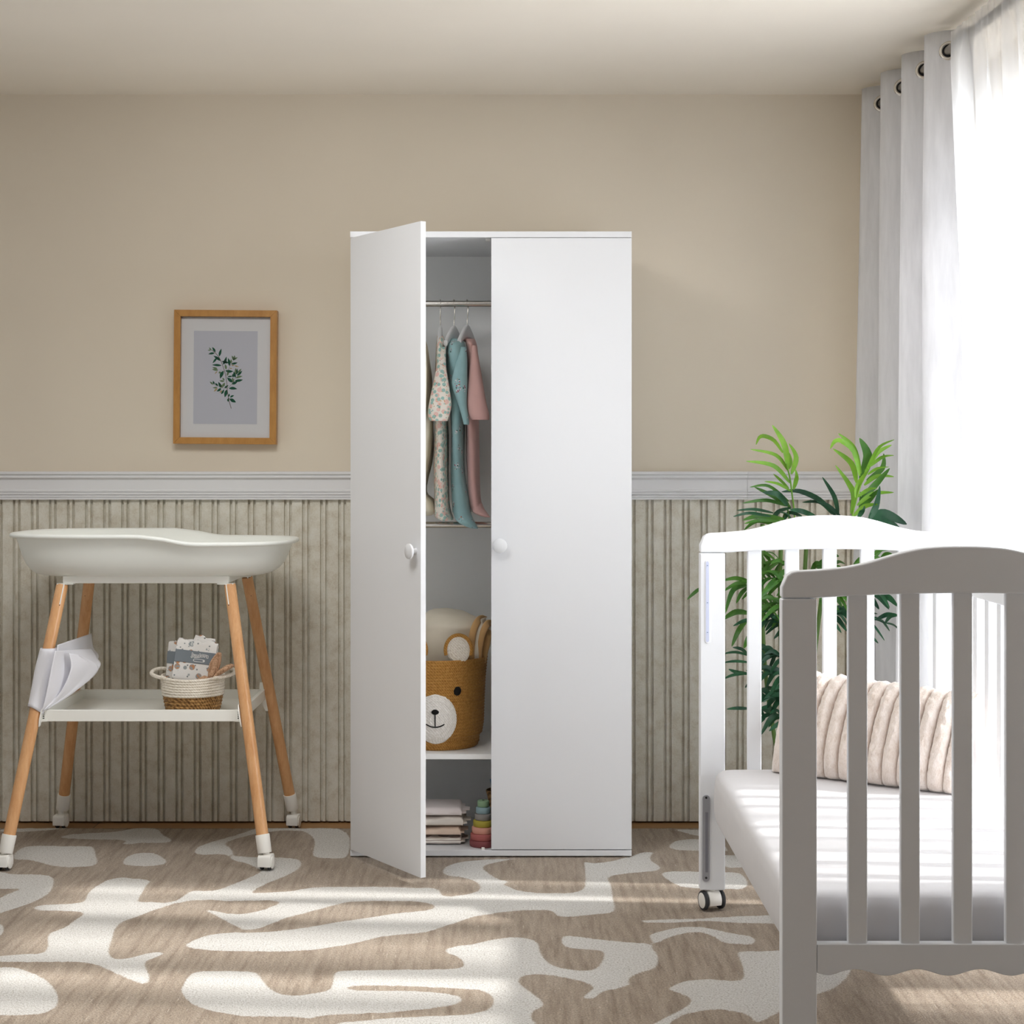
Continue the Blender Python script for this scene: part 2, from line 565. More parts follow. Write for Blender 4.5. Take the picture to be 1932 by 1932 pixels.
# ============================================================ the room
WALL_Y, PAN_Y, FLOOR_Z, CEIL_Z, RW = 5.34, 5.314, -0.012, 2.286, 1.38
M_WALL = wall_mat('beige_wall_paint', rgb(222, 212, 195))
M_CEIL = wall_mat('ceiling_paint', rgb(236, 229, 217))
M_TRIM = simple('white_trim_paint', rgb(226, 226, 228), 0.55, 0.25, 0.01, 3)
struct = lambda o: tag(o, kind='structure')
struct(obj('floor', box(B(), -3.2, RW + 0.1, 0.2, WALL_Y + 0.1, FLOOR_Z - 0.08, FLOOR_Z), floor_mat(), smooth=False))
struct(obj('ceiling', box(B(), -3.2, RW + 0.1, 0.2, WALL_Y + 0.1, CEIL_Z, CEIL_Z + 0.08), M_CEIL, smooth=False))
struct(obj('wall_back', box(B(), -3.2, RW + 0.1, WALL_Y, WALL_Y + 0.1, FLOOR_Z, CEIL_Z), M_WALL, smooth=False))
b = B()
LY0, LY1, LZ0, LZ1 = 3.1, 4.75, 0.75, 2.1
box(b, -2.2, -2.1, LY1, WALL_Y, FLOOR_Z, CEIL_Z)
box(b, -2.2, -2.1, 1.6, LY0, FLOOR_Z, CEIL_Z)
box(b, -2.2, -2.1, LY0, LY1, FLOOR_Z, LZ0)
box(b, -2.2, -2.1, LY0, LY1, LZ1, CEIL_Z)
struct(obj('wall_left', b, wall_mat('pale_wall_paint', rgb(196, 193, 186)), smooth=False))
w = empty('fill_window', (-2.15, (LY0 + LY1) / 2, LZ0), kind='structure')  # unseen window, added to let in the fill light from the left
b = B()
for y0, y1, z0, z1 in ((LY0, LY1, LZ0, LZ0 + 0.05), (LY0, LY1, LZ1 - 0.05, LZ1), (LY0, LY0 + 0.05, LZ0 + 0.05, LZ1 - 0.05), (LY1 - 0.05, LY1, LZ0 + 0.05, LZ1 - 0.05)):
    box(b, -2.17, -2.12, y0, y1, z0, z1)
obj('window_frame', b, M_TRIM, w, bevel=0.004)
obj('pane', box(B(), -2.147, -2.143, LY0 + 0.05, LY1 - 0.05, LZ0 + 0.05, LZ1 - 0.05), M_GLASS, w, smooth=False)
b = B()
WY0, WY1, WZ0, WZ1 = 3.02, 4.90, 0.12, 2.04
box(b, RW, RW + 0.1, WY1, WALL_Y, FLOOR_Z, CEIL_Z)
box(b, RW, RW + 0.1, 0.2, WY0, FLOOR_Z, CEIL_Z)
box(b, RW, RW + 0.1, WY0, WY1, FLOOR_Z, WZ0)
box(b, RW, RW + 0.1, WY0, WY1, WZ1, CEIL_Z)
struct(obj('wall_right', b, M_WALL, smooth=False))
# fluted wall panelling with paired grooves
prof = []
pitch, sep, gw, gd = 0.0569, 0.0168, 0.0083, 0.0095
k0 = -1.510 - 31 * pitch
x = k0 - 0.02
pts = [(x, PAN_Y)]
k = 0
while True:
    c1 = k0 + k * pitch
    if c1 > RW - 0.05: break
    for c in (c1, c1 + sep):
        pts += [(c - gw / 2, PAN_Y), (c - gw / 2 + 0.0012, PAN_Y + gd), (c + gw / 2 - 0.0012, PAN_Y + gd), (c + gw / 2, PAN_Y)]
    k += 1
pts.append((RW - 0.002, PAN_Y))
b = B()
lo = [b.verts.new((p[0], p[1], FLOOR_Z + 0.006)) for p in pts]
hi = [b.verts.new((p[0], p[1], 1.008)) for p in pts]
for i in range(len(pts) - 1):
    b.faces.new((lo[i], lo[i + 1], hi[i + 1], hi[i]))
bk = [b.verts.new((q[0], WALL_Y - 0.001, z)) for q in (pts[0], pts[-1]) for z in (FLOOR_Z + 0.006, 1.008)]
b.faces.new((bk[0], bk[1], bk[3], bk[2]))
b.faces.new([lo[0], hi[0], bk[1], bk[0]])
b.faces.new([lo[-1], bk[2], bk[3], hi[-1]])
b.faces.new(hi + [bk[3], bk[1]])
b.faces.new(list(reversed(lo)) + [bk[0], bk[2]])
struct(obj('trim_2', b, stone_mat(), smooth=False))
# dado rail, several reeds, in lengths butted together
dp = [(WALL_Y - 0.001, 1.006), (PAN_Y - 0.012, 1.006), (PAN_Y - 0.012, 1.011), (PAN_Y - 0.009, 1.0125), (PAN_Y - 0.012, 1.014), (PAN_Y - 0.012, 1.019), (PAN_Y - 0.009, 1.0205),
      (PAN_Y - 0.013, 1.022), (PAN_Y - 0.013, 1.028), (PAN_Y - 0.010, 1.0295), (PAN_Y - 0.0135, 1.031), (PAN_Y - 0.0135, 1.036), (PAN_Y - 0.011, 1.038),
      (PAN_Y - 0.011, 1.068), (PAN_Y - 0.013, 1.070), (PAN_Y - 0.016, 1.0725), (PAN_Y - 0.020, 1.075), (PAN_Y - 0.020, 1.081), (PAN_Y - 0.0185, 1.082), (PAN_Y - 0.022, 1.0845),
      (PAN_Y - 0.024, 1.087), (PAN_Y - 0.024, 1.093), (PAN_Y - 0.020, 1.0945), (WALL_Y - 0.001, 1.0945)]
b = B()
for xa, xb in ((-3.2, -1.7), (-1.6992, 0.7385), (0.7393, RW - 0.001)):
    prism(b, dp, 'x', xa, xb)
struct(obj('trim_1', b, M_TRIM, smooth=False))
# window in the right wall
w = empty('window_1', (RW, (WY0 + WY1) / 2, WZ0), kind='structure')
b = B()
for y0, y1, z0, z1 in ((WY0, WY1, WZ0, WZ0 + 0.06), (WY0, WY1, WZ1 - 0.06, WZ1), (WY0, WY0 + 0.06, WZ0 + 0.06, WZ1 - 0.06), (WY1 - 0.06, WY1, WZ0 + 0.06, WZ1 - 0.06),
                       (3.93, 3.99, WZ0 + 0.06, WZ1 - 0.06)):
    box(b, RW + 0.02, RW + 0.08, y0, y1, z0, z1)
obj('window_frame', b, M_TRIM, w, bevel=0.004)
b = B()
for y0, y1 in ((WY0 + 0.06, 3.93), (3.99, WY1 - 0.06)):
    box(b, RW + 0.048, RW + 0.052, y0, y1, WZ0 + 0.06, WZ1 - 0.06)
obj('pane', b, M_GLASS, w, smooth=False)

# ============================================================ the rug: light shapes traced on the ground
O = {1: (0, 1560, 4.025), 2: (440, 1560, 4.025), 3: (880, 1560, 4.025), 4: (1180, 1540, 6.0375), 5: (900, 1540, 3.22)}
def G(z, s):
    ox, oy, k = O[z]
    v = [float(q) for q in s.replace(';', ' ').replace(',', ' ').split()]
    out = []
    for i in range(0, len(v), 2):
        px, py = ox + v[i] / k, oy + v[i + 1] / k
        d = CZ * F / (py - HY)
        out.append(((px - HX) * d / F, d))
    return out
LIGHT = [
 G(1, '0,15 300,8 560,6 420,22 150,38 0,42'),
 G(1, '430,85 520,58 700,45 900,38 980,15 1100,5 1200,15 1230,60 1320,105 1240,125 1100,120 1000,128 915,135 980,98 700,95'),
 G(1, '105,205 180,150 300,142 560,148 690,145 715,165 730,230 745,275 690,300 540,308 400,298 280,262 180,245 105,250'),
 G(1, '930,275 950,235 1010,205 1100,195 1180,200 1240,235 1270,265 1240,288 1100,300 960,292'),
 G(1, '1475,190 1500,155 1560,128 1700,88 1850,48') + G(2, '160,12 400,6 520,10 540,35 400,22 180,48 0,95 -75,128 -20,160 0,200 -5,225 -10,240') + G(1, '1740,215 1650,205 1560,212 1500,208'),
 G(2, '500,8 885,6 885,238 760,240 600,232 612,170 625,110 590,60 530,32'),
 G(2, '-20,195 0,222 150,232 330,232 480,240 522,270 505,315 420,365 250,430 145,485 140,520 -60,520 -60,455 0,438 100,395 190,355 218,335 160,300 90,272 0,255 -25,230'),
 G(1, '1290,580 1380,540 1450,482 1560,488 1640,485') + G(2, '-60,455 0,470 140,505 250,500 450,490 560,465 700,455 1100,455 1330,462 1560,462 1585,535 1740,520 1880,490 1868,420 1740,380 1600,370 1590,310 1720,265 1932,245')
 + G(3, '420,240 900,262 960,280 1100,262 1250,225 1330,195 1430,190 1390,225 1400,260 1460,290 1475,330 1300,345 1150,360 1060,385 1100,440 1110,540 1135,655 1000,660 850,680 685,685 668,632 440,628 200,655 0,695')
 + G(2, '1740,712 1570,765 1480,800 1250,820 1100,835 950,880 800,905 640,930 470,945 0,945') + G(1, '1700,942 1500,930 1395,905 1450,870 1600,815 1780,800')
 + G(2, '150,805 300,795 560,765 800,720 1000,695 1250,655 1500,635 1545,600 1450,570 1300,562 900,565 800,585 600,640 400,690 280,740 170,780 60,780')
 + G(1, '1830,770 1740,730 1640,670 1540,630 1600,630 1700,655 1780,665') + G(2, '120,660 250,625 370,575 300,555 0,562')
 + G(1, '1700,562 1540,550 1400,565 1300,590 1180,625 1050,680 920,720 870,770 850,850 820,930 830,980 870,1005 950,1005 1100,965 1200,945 1245,962 1200,985 1090,1025 1110,1080 1140,1150 1110,1200 1000,1165 880,1110 750,1050 640,1025 400,1025 150,1028 0,1022 -200,1020 -200,990 0,985 150,965 320,968 370,920 360,830 400,795 500,765 560,715 660,650 540,640 420,635 300,635 245,618 300,595 420,588 640,580 660,520 700,470 800,410 880,385 1000,388 1155,408 1110,440 1080,500 1040,560 1060,572 1180,572'),
 G(4, '380,640 600,625 830,630 1100,640 1340,640 1420,830 1100,830 830,820 650,810 500,740'),  # cream band, partly a sunlit streak drawn in as pile colour
 G(4, '490,355 520,310 580,280 680,262 830,260 1000,262 1100,290 1180,400 1110,390 830,388 640,388 560,378'),
 G(4, '540,155 640,152 830,155 1050,160 1050,230 830,228 700,195 600,165'),
 G(4, '1100,450 1190,440 1400,450 1500,560 1280,590 1100,580'),
 G(4, '170,1195 230,1180 600,1175 900,1165 1150,1145 1560,1130 1900,1120 1900,1230 1620,1220 1300,1215 1100,1200 900,1190 600,1210 230,1215'),
 G(4, '270,1345 420,1310 600,1265 740,1255 880,1262 1050,1300 1250,1340 1460,1375 1480,1420 1450,1460 1300,1460 1100,1440 1050,1390 950,1345 850,1320 700,1325 560,1355 430,1410 330,1460 290,1400'),
 G(2, '1600,945 1640,920 1740,895') + G(3, '0,905 150,865 300,840 420,840 500,855 548,885 555,950 585,1000 650,1055 760,1082 880,1095 975,1085 1020,1045 1050,985 1045,940 900,930 730,915 720,820 850,835 1050,860 1250,880 1410,888 1408,930 1450,955 1458,1040 1420,1080 1300,1110 1240,1140 1225,1180 1250,1195 1150,1230 1030,1245 975,1300 920,1310 880,1295 950,1240 975,1215 890,1175 780,1150 640,1125 480,1115 410,1140 388,1180 440,1225 540,1290 600,1360 530,1380 485,1420 500,1470 540,1500 540,1600')
 + G(2, '1100,1600 590,1445 300,1440 120,1440 0,1425 -200,1390 -330,1340 -400,1250 -380,1200 -330,1120 -250,1095 0,1095 160,1100 200,1130 250,1210 340,1270 470,1285 620,1265 740,1245 760,1180 770,1095 900,1090 1200,1085 1500,1085 1740,1075 1760,1040 1720,990'),
 G(1, '-200,1070 0,1065 130,1068 220,1100 330,1150 400,1210 445,1290 430,1370 350,1410 250,1430 0,1430 -200,1430'),
 G(1, '-100,330 20,345 80,360 340,362 405,385 410,430 380,500 300,550 200,590 100,625 0,655 -150,690 -150,600 0,540 80,500 180,470 0,470 -150,470'),
 G(1, '-80,720 20,740 30,790 0,830 -80,840'),
 G(5, '1150,1050 1200,1025 1290,995 1400,988 1520,1000 1625,1000 1620,920 1590,850 1580,820 1700,820 1830,815 2200,815 2300,900 2200,1040 2000,1100 1850,1180 1700,1262 1680,1230 1620,1195 1500,1172 1400,1175 1280,1195 1180,1240 1150,1300 1000,1300 1130,1230 1240,1180 1320,1120 1250,1080'),
]
rb_ = random.Random(5)
for cx, cy, a, c_ in ((-1.95, 4.9, .2, .07), (-1.9, 4.45, .25, .1), (-1.95, 3.9, .2, .12), (-2.0, 3.3, .18, .1), (-1.6, 3.05, .3, .09), (-0.95, 3.1, .28, .1), (-0.35, 2.95, .3, .12), (0.3, 3.0, .25, .09), (-1.2, 2.6, .35, .12), (-0.3, 2.4, .3, .1), (0.5, 2.4, .3, .12), (-1.8, 2.2, .3, .12), (1.0, 2.7, .2, .1), (-0.9, 2.05, .35, .08), (0.2, 1.95, .3, .08)):
    ph = [rb_.uniform(0, 6.28) for _ in range(3)]
    LIGHT.append([(cx + a * math.cos(q) * (1 + .3 * math.sin(2 * q + ph[0]) + .2 * math.sin(3 * q + ph[1])), cy + c_ * math.sin(q) * (1 + .35 * math.sin(3 * q + ph[2])) + .12 * a * math.sin(4 * math.cos(q))) for q in [2 * PI * k / 28 for k in range(28)]])
DARK = [
 G(3, '105,300 250,262 400,238 700,240 890,258 900,300 905,380 900,500 600,505 400,490 310,450 270,440 330,415 240,400 160,350'),
 G(2, '860,1240 870,1205 1100,1203 1400,1212 1800,1232') + G(3, '100,1235 185,1270 215,1320 190,1380 100,1410') + G(2, '1750,1430 1450,1440 1200,1450 900,1480 700,1497 590,1500 590,1440 850,1420 1150,1412 1400,1388 1650,1360 1750,1320 1700,1275 1400,1245 1100,1245'),
]
def soften(p):
    p = np.array(p)
    for _ in range(2):
        q = np.roll(p, -1, 0)
        p = np.stack([0.75 * p + 0.25 * q, 0.25 * p + 0.75 * q], 1).reshape(-1, 2)
    return p
def sdf_poly(P, poly):
    a = poly; c = np.roll(poly, -1, 0)
    best = np.full(len(P), 1e9); ins = np.zeros(len(P), bool)
    for i in range(len(a)):
        e = c[i] - a[i]
        L = e @ e
        if L < 1e-12: continue
        wv = P - a[i]
        t = np.clip(wv @ e / L, 0, 1)
        dd = wv - t[:, None] * e
        best = np.minimum(best, (dd * dd).sum(1))
        cond = (a[i, 1] > P[:, 1]) != (c[i, 1] > P[:, 1])
        if abs(e[1]) > 1e-12:
            xi = a[i, 0] + (P[:, 1] - a[i, 1]) * e[0] / e[1]
            ins ^= cond & (P[:, 0] < xi)
    d = np.sqrt(best)
    return np.where(ins, d, -d)
RX0, RX1, RY0, RY1, RS = -2.2, 1.26, 1.7, 5.185, 0.0125
nx, ny = int((RX1 - RX0) / RS) + 1, int((RY1 - RY0) / RS) + 1
gx, gy = np.meshgrid(np.linspace(RX0, RX1, nx), np.linspace(RY0, RY1, ny))
P = np.stack([gx.ravel(), gy.ravel()], 1)
val = np.full(len(P), -0.2)
def apply(poly, cut):
    global val
    poly = soften(poly)
    lo, hi = poly.min(0) - 0.05, poly.max(0) + 0.05
    m = (P[:, 0] > lo[0]) & (P[:, 0] < hi[0]) & (P[:, 1] > lo[1]) & (P[:, 1] < hi[1])
    s = np.clip(sdf_poly(P[m], poly), -0.05, 0.05)
    val[m] = np.minimum(val[m], -s) if cut else np.maximum(val[m], s)
for q in LIGHT: apply(q, False)
for q in DARK: apply(q, True)
rng = np.random.default_rng(3)
zz = -0.0012 + rng.random(len(P)) * 0.0016 + np.where(val > 0, 0.0006, 0.0)
verts = np.concatenate([np.column_stack([P, zz])])
idx = np.arange(nx * ny).reshape(ny, nx)
quads = np.stack([idx[:-1, :-1], idx[:-1, 1:], idx[1:, 1:], idx[1:, :-1]], -1).reshape(-1, 4)
per = list(idx[0, :]) + list(idx[1:, -1]) + list(idx[-1, -2::-1]) + list(idx[-2:0:-1, 0])
base = len(verts)
low = verts[per].copy(); low[:, 2] = FLOOR_Z + 0.0005
verts = np.concatenate([verts, low])
side = [(per[i], base + i, base + (i + 1) % len(per), per[(i + 1) % len(per)]) for i in range(len(per))]
me = bpy.data.meshes.new('rug')
me.from_pydata(verts.tolist(), [], quads.tolist() + side)
a_ = me.attributes.new('pattern', 'FLOAT', 'POINT')
a_.data.foreach_set('value', np.concatenate([val, val[per]]).astype(np.float32))
for p in me.polygons: p.use_smooth = True
tag(link('rug', me, rug_mat()), 'large low pile rug with cream abstract shapes on streaky taupe, lying on the wooden floor', 'rug')
# ============================================================ wardrobe
X0, X1, YF, YB = -0.46, 0.34, 4.80, 5.275
T = 0.016
wd = empty('wardrobe', ((X0 + X1) / 2, (YF + YB) / 2, 0.0), 'tall white two door wardrobe with its left door standing open', 'wardrobe')
obj('top_panel', box(B(), X0, X1, YF, YB, 1.762, 1.779), M_WHITE, wd, bevel=0.0008)
obj('bottom_panel', box(B(), X0, X1, YF, YB, 0.004, 0.020), M_WHITE, wd, bevel=0.0008)
for xa in (X0 + 0.002, X1 - 0.002 - T):
    obj('side_panel', box(B(), xa, xa + T, YF + 0.017, YB, 0.020, 1.762), M_WHITE_LIT, wd, bevel=0.0006)
obj('back_panel', box(B(), X0 + T + 0.002, X1 - T - 0.002, 5.25, 5.256, 0.020, 1.762), M_WHITE_LIT, wd, smooth=False)
obj('shelf', box(B(), X0 + T + 0.002, X1 - T - 0.002, 4.832, 5.25, 0.273, 0.288), M_WHITE_LIT, wd, bevel=0.0006)
for z in (1.597, 0.936):
    r = obj('hanging_rail', tube(B(), [(X0 + T + 0.002, 5.05, z), (X1 - T - 0.002, 5.05, z)], 0.0092, 20), M_STEEL, wd)
    for xa in (X0 + T + 0.002, X1 - T - 0.008):
        b = B(); lathe(b, [(0.016, 0), (0.016, 0.006)], (xa, 5.05, z), 20, Matrix.Rotation(PI / 2, 3, 'Y'))
        obj('rail_socket', b, M_STEEL, r)
for xa in (X0 + 0.004, X1 - 0.024):
    for ya in (YF + 0.012, YB - 0.03):
        obj('foot', box(B(), xa, xa + 0.02, ya, ya + 0.02, 0.0002, 0.004), M_CAST, wd, bevel=0.001)
obj('door_stop', box(B(), -0.075, -0.062, YF + 0.02, YF + 0.035, 1.755, 1.762), M_CAST, wd, bevel=0.001)
obj('door_stop', box(B(), -0.087, -0.078, YF + 0.004, YF + 0.016, 0.020, 0.0255), M_CAST, wd, bevel=0.001)
def knob(parent, M):
    b = B()
    rot = Matrix.Rotation(PI / 2, 4, 'X')   # local +z -> -y (towards the camera)
    lathe(b, [(0.0085, 0.0), (0.0075, 0.006), (0.0075, 0.015), (0.019, 0.0165), (0.0205, 0.018), (0.0205, 0.0225), (0.0195, 0.0237), (0.001, 0.0240)], (0, 0, 0), 40, (M.to_3x3() @ rot.to_3x3()))
    for v in b.verts: v.co += M.translation
    return obj('knob', b, M_WHITE, parent)
dr = obj('door', box(B(), -0.059, X1, YF, YF + T, 0.0225, 1.7605), M_WHITE, wd, bevel=0.0008)
knob(dr, Matrix.Translation((-0.0345, YF, 0.886)))
th = math.radians(56.8)
HM = Matrix.Translation((X0 + 0.001, YF, 0)) @ Matrix.Rotation(-th, 4, 'Z')
dl = obj('door', box(B(), 0, 0.397, 0, T, 0.0225, 1.7605, HM), M_WHITE, wd, bevel=0.0008)
knob(dl, HM @ Matrix.Translation((0.397 - 0.0265, 0, 0.886)))
for z in (0.12, 0.62, 1.15, 1.66):
    b = B(); tube(b, [HM @ Vector((0.035, T + 0.001, z - 0.02)), HM @ Vector((0.035, T + 0.001, z + 0.02))], 0.006, 12)
    obj('hinge', b, M_STEEL, dl)
    obj('hinge_plate', box(B(), X0 + T + 0.003, X0 + T + 0.012, YF + 0.03, YF + 0.075, z - 0.008, z + 0.008), M_STEEL, wd, bevel=0.001)

# ------------------------------------------------------------ clothes on hangers
def hanger(px, pytop, dc, yaw, label, half=0.098):
    c = at(px, pytop, dc)          # top of the wooden neck
    x, zt = c.x, c.z
    h = empty('coat_hanger', (x, 5.05, zt), label, 'hanger', 'white clothes hangers')
    Mx = Matrix.Translation((x, 5.05, 0)) @ Matrix.Rotation(yaw, 4, 'Z')
    rs = []
    for i in range(25):
        s = -1 + 2 * i / 24
        y = s * half
        hh = 0.024 - 0.016 * abs(s) ** 0.7
        zc = zt - hh - 0.052 * abs(s) ** 1.3
        tt = 0.0066
        ring = []
        for k in range(12):
            u, v = sup(tt, hh, 3.2, k, 12)
            ring.append(Mx @ Vector((u, y, zc + v)))
        rs.append(ring)
    obj('hanger_bar', rings(B(), rs), M_HANG, h)
    zr = 1.597
    R = 0.0118
    path = [Vector((0, 0, zt - 0.01)), Vector((0, 0, zt + 0.012)), Vector((0, 0.004, zt + 0.02)), Vector((0, 0.009, zr - 0.018))]
    for k in range(13):
        a = -0.5 + k * 3.6 / 12
        path.append(Vector((0, R * math.cos(a), zr + R * math.sin(a))))
    obj('hook', tube(B(), [Mx @ p for p in path], 0.0016, 10), M_STEEL, h)
    return h
hanger(830, 612, 5.02, 0.02, 'white hanger carrying the floral dress, first from the open door edge')
hanger(856, 612, 5.02, -0.22, 'white hanger carrying the blue sprigged sleepsuit, between two other hangers')
hanger(881, 610, 5.02, -0.22, 'white hanger carrying the pink sleepsuit, next to the closed door')
hanger(795, 611, 5.02, 0.0, 'white hanger carrying the cream fleece suit, hidden behind the open door edge')

def sil(bm, keys, n=36, seg=28, ex=2.3, wob=0.0, seed=0, cap=True):
    rs = []
    for (py, xl, xr, d, dh) in cr(keys, n):
        a = at(xl, py, d); c = at(xr, py, d)
        cx, hw = (a.x + c.x) / 2, max((c.x - a.x) / 2, 0.0015)
        ring = []
        for k in range(seg):
            u, v = sup(hw, max(dh, 0.002), ex, k, seg)
            q = Vector((cx + u, d + v, a.z))
            if wob:
                q += Vector((1, 0.6, 0.2)) * wob * mnoise.noise(Vector((q.x * 25 + seed, q.y * 18, q.z * 7)))
            ring.append(q)
        rs.append(ring)
    return rings(bm, rs, cap, cap)

M_FLORAL, M_SPRIG = floral(), sprigs()
g = empty('dress', (-0.215, 5.05, 0.95), 'baby dress in cream with pink and teal floral print, hanging in the wardrobe', 'dress', 'baby clothes on the hanging rail')
obj('bodice', sil(B(), [(636, 826, 837, 5.03, 0.05), (646, 825, 840, 5.03, 0.09), (664, 824, 839, 5.04, 0.11), (720, 822, 842, 5.06, 0.115), (800, 820, 845, 5.06, 0.12), (880, 820, 846, 5.06, 0.125), (940, 821, 848, 5.06, 0.13), (965, 820, 852, 5.06, 0.13), (976, 824, 856, 5.06, 0.13), (980, 830, 856, 5.06, 0.125)], wob=0.004, seed=1), M_FLORAL, g)
obj('sleeve', sil(B(), [(655, 829, 841, 4.955, 0.012), (690, 824, 842, 4.935, 0.018), (730, 816, 848, 4.92, 0.02), (765, 809, 852, 4.91, 0.02), (785, 808, 848, 4.91, 0.018), (794, 812, 845, 4.91, 0.015)], seed=2, wob=0.002), M_FLORAL, g)
b = B(); lathe(b, [(0.018, 0), (0.0225, 0.004), (0.022, 0.008)], (0, 0, 0), 24)
for v in b.verts: v.co = Vector((v.co.x * 0.45, v.co.y * 2.0, v.co.z)) + at(831, 640, 5.03)
obj('collar', b, M_FLORAL, g)

g = empty('sleepsuit', (-0.165, 5.05, 0.93), 'dusty blue sleepsuit with sparse flower sprigs, between the floral dress and the pink suit', 'sleepsuit', 'baby clothes on the hanging rail')
obj('body', sil(B(), [(641, 850, 872, 5.03, 0.045), (650, 845, 877, 5.03, 0.09), (664, 842, 880, 5.03, 0.105), (690, 843, 880, 5.04, 0.11), (730, 847, 879, 5.05, 0.11), (800, 851, 877, 5.05, 0.11), (880, 851, 877, 5.05, 0.09), (920, 851, 881, 5.04, 0.075), (950, 853, 886, 5.03, 0.07), (966, 854, 889, 5.02, 0.07)], wob=0.004, seed=5), M_SPRIG, g)
obj('foot', sil(B(), [(958, 854, 887, 5.02, 0.06), (972, 856, 890, 5.00, 0.055), (983, 862, 895, 4.98, 0.05), (992, 876, 900, 4.97, 0.035), (997, 890, 902, 4.965, 0.015)], seed=6), M_SPRIG, g)
sl = obj('sleeve', sil(B(), [(655, 866, 880, 4.95, 0.012), (680, 861, 882, 4.94, 0.02), (705, 855, 882, 4.93, 0.024), (724, 852, 882, 4.925, 0.024), (745, 858, 881, 4.925, 0.022), (765, 865, 881, 4.925, 0.02), (785, 871, 884, 4.925, 0.017), (801, 875, 885, 4.925, 0.015)], seed=7), M_SPRIG, g)
b = B(); lathe(b, [(0.018, 0), (0.0225, 0.004), (0.022, 0.009)], (0, 0, 0), 24)
for v in b.verts: v.co = Vector((v.co.x * 0.75, v.co.y * 1.9, v.co.z + v.co.y * 0.12)) + at(860, 645, 5.02)
obj('collar', b, M_SPRIG, g)

g = empty('sleepsuit', (-0.12, 5.06, 0.94), 'plain pink sleepsuit with wide sleeve, hanging nearest the closed wardrobe door', 'sleepsuit', 'baby clothes on the hanging rail')
obj('body', sil(B(), [(641, 878, 896, 5.05, 0.045), (650, 880, 899, 5.05, 0.09), (664, 882, 901, 5.06, 0.105), (720, 881, 903, 5.07, 0.11), (800, 879, 903, 5.07, 0.11), (880, 882, 904, 5.07, 0.09), (940, 885, 907, 5.06, 0.08), (958, 887, 912, 5.05, 0.075)], wob=0.004, seed=8), M_PINK, g)
obj('foot', sil(B(), [(950, 887, 910, 5.05, 0.065), (960, 889, 914, 5.03, 0.06), (967, 893, 919, 5.0, 0.05), (973, 905, 923, 4.98, 0.03), (976, 917, 925, 4.97, 0.012)], seed=9), M_PINK, g)
obj('sleeve', sil(B(), [(652, 889, 899, 4.965, 0.012), (680, 887, 904, 4.95, 0.02), (720, 884, 911, 4.94, 0.022), (760, 882, 918, 4.93, 0.022), (782, 884, 923, 4.93, 0.02), (792, 890, 923, 4.93, 0.016)], seed=10, wob=0.002), M_PINK, g)
b = B(); lathe(b, [(0.018, 0), (0.0225, 0.004), (0.022, 0.009)], (0, 0, 0), 24)
for v in b.verts: v.co = Vector((v.co.x * 0.75, v.co.y * 1.9, v.co.z + v.co.y * 0.12)) + at(885, 645, 5.04)
obj('collar', b, M_PINK, g)

g = empty('fleece_suit', (-0.275, 5.05, 0.95), 'fluffy cream suit half hidden behind the edge of the open door', 'baby suit', 'baby clothes on the hanging rail')
obj('body', sil(B(), [(640, 785, 800, 5.03, 0.06), (655, 778, 805, 5.03, 0.1), (700, 772, 812, 5.05, 0.11), (760, 772, 814, 5.05, 0.12), (800, 772, 818, 5.05, 0.12), (860, 774, 814, 5.05, 0.11), (905, 778, 806, 5.05, 0.1), (930, 782, 806, 5.05, 0.09), (945, 786, 818, 5.05, 0.08), (962, 790, 823, 5.04, 0.075), (972, 794, 814, 5.04, 0.05)], wob=0.008, seed=12), M_CREAMG, g)
obj('sleeve', sil(B(), [(660, 786, 802, 4.95, 0.015), (700, 784, 806, 4.94, 0.025), (750, 782, 806, 4.93, 0.028), (790, 782, 804, 4.93, 0.024)], wob=0.006, seed=13), M_CREAMG, g)

# ------------------------------------------------------------ bear basket
bc = Vector((-0.2166, 5.0, 0.288))
br = empty('bear_basket', bc, 'caramel rope basket with a bear face, standing on the wardrobe shelf', 'basket')
def coil_profile(keys, coil, amp):
    """outer profile with rope ridges, then an inner wall"""
    out = []
    zs = [k[1] for k in keys]
    z = zs[0]; z1 = zs[-1]
    n = int((z1 - z) / coil * 6)
    for i in range(n + 1):
        zz = z + (z1 - z) * i / n
        r = np.interp(zz, zs, [k[0] for k in keys])
        out.append((r + amp * abs(math.sin(PI * (zz - z) / coil)), zz))
    return out
keys = [(0.112, 0.0), (0.118, 0.012), (0.119, 0.03), (0.127, 0.04), (0.132, 0.07), (0.134, 0.14), (0.137, 0.2), (0.143, 0.263)]
pr = coil_profile(keys, 0.0088, 0.0022)
inner = [(np.interp(z, [k[1] for k in keys], [k[0] for k in keys]) - 0.007, z) for z in (0.263, 0.2, 0.1, 0.02)]
def basket_r(z): return float(np.interp(z, [k[1] for k in keys], [k[0] for k in keys])) + 0.0022
obj('basket_body', lathe(B(), pr + inner, bc, 72), M_ROPEB, br, angle=80)
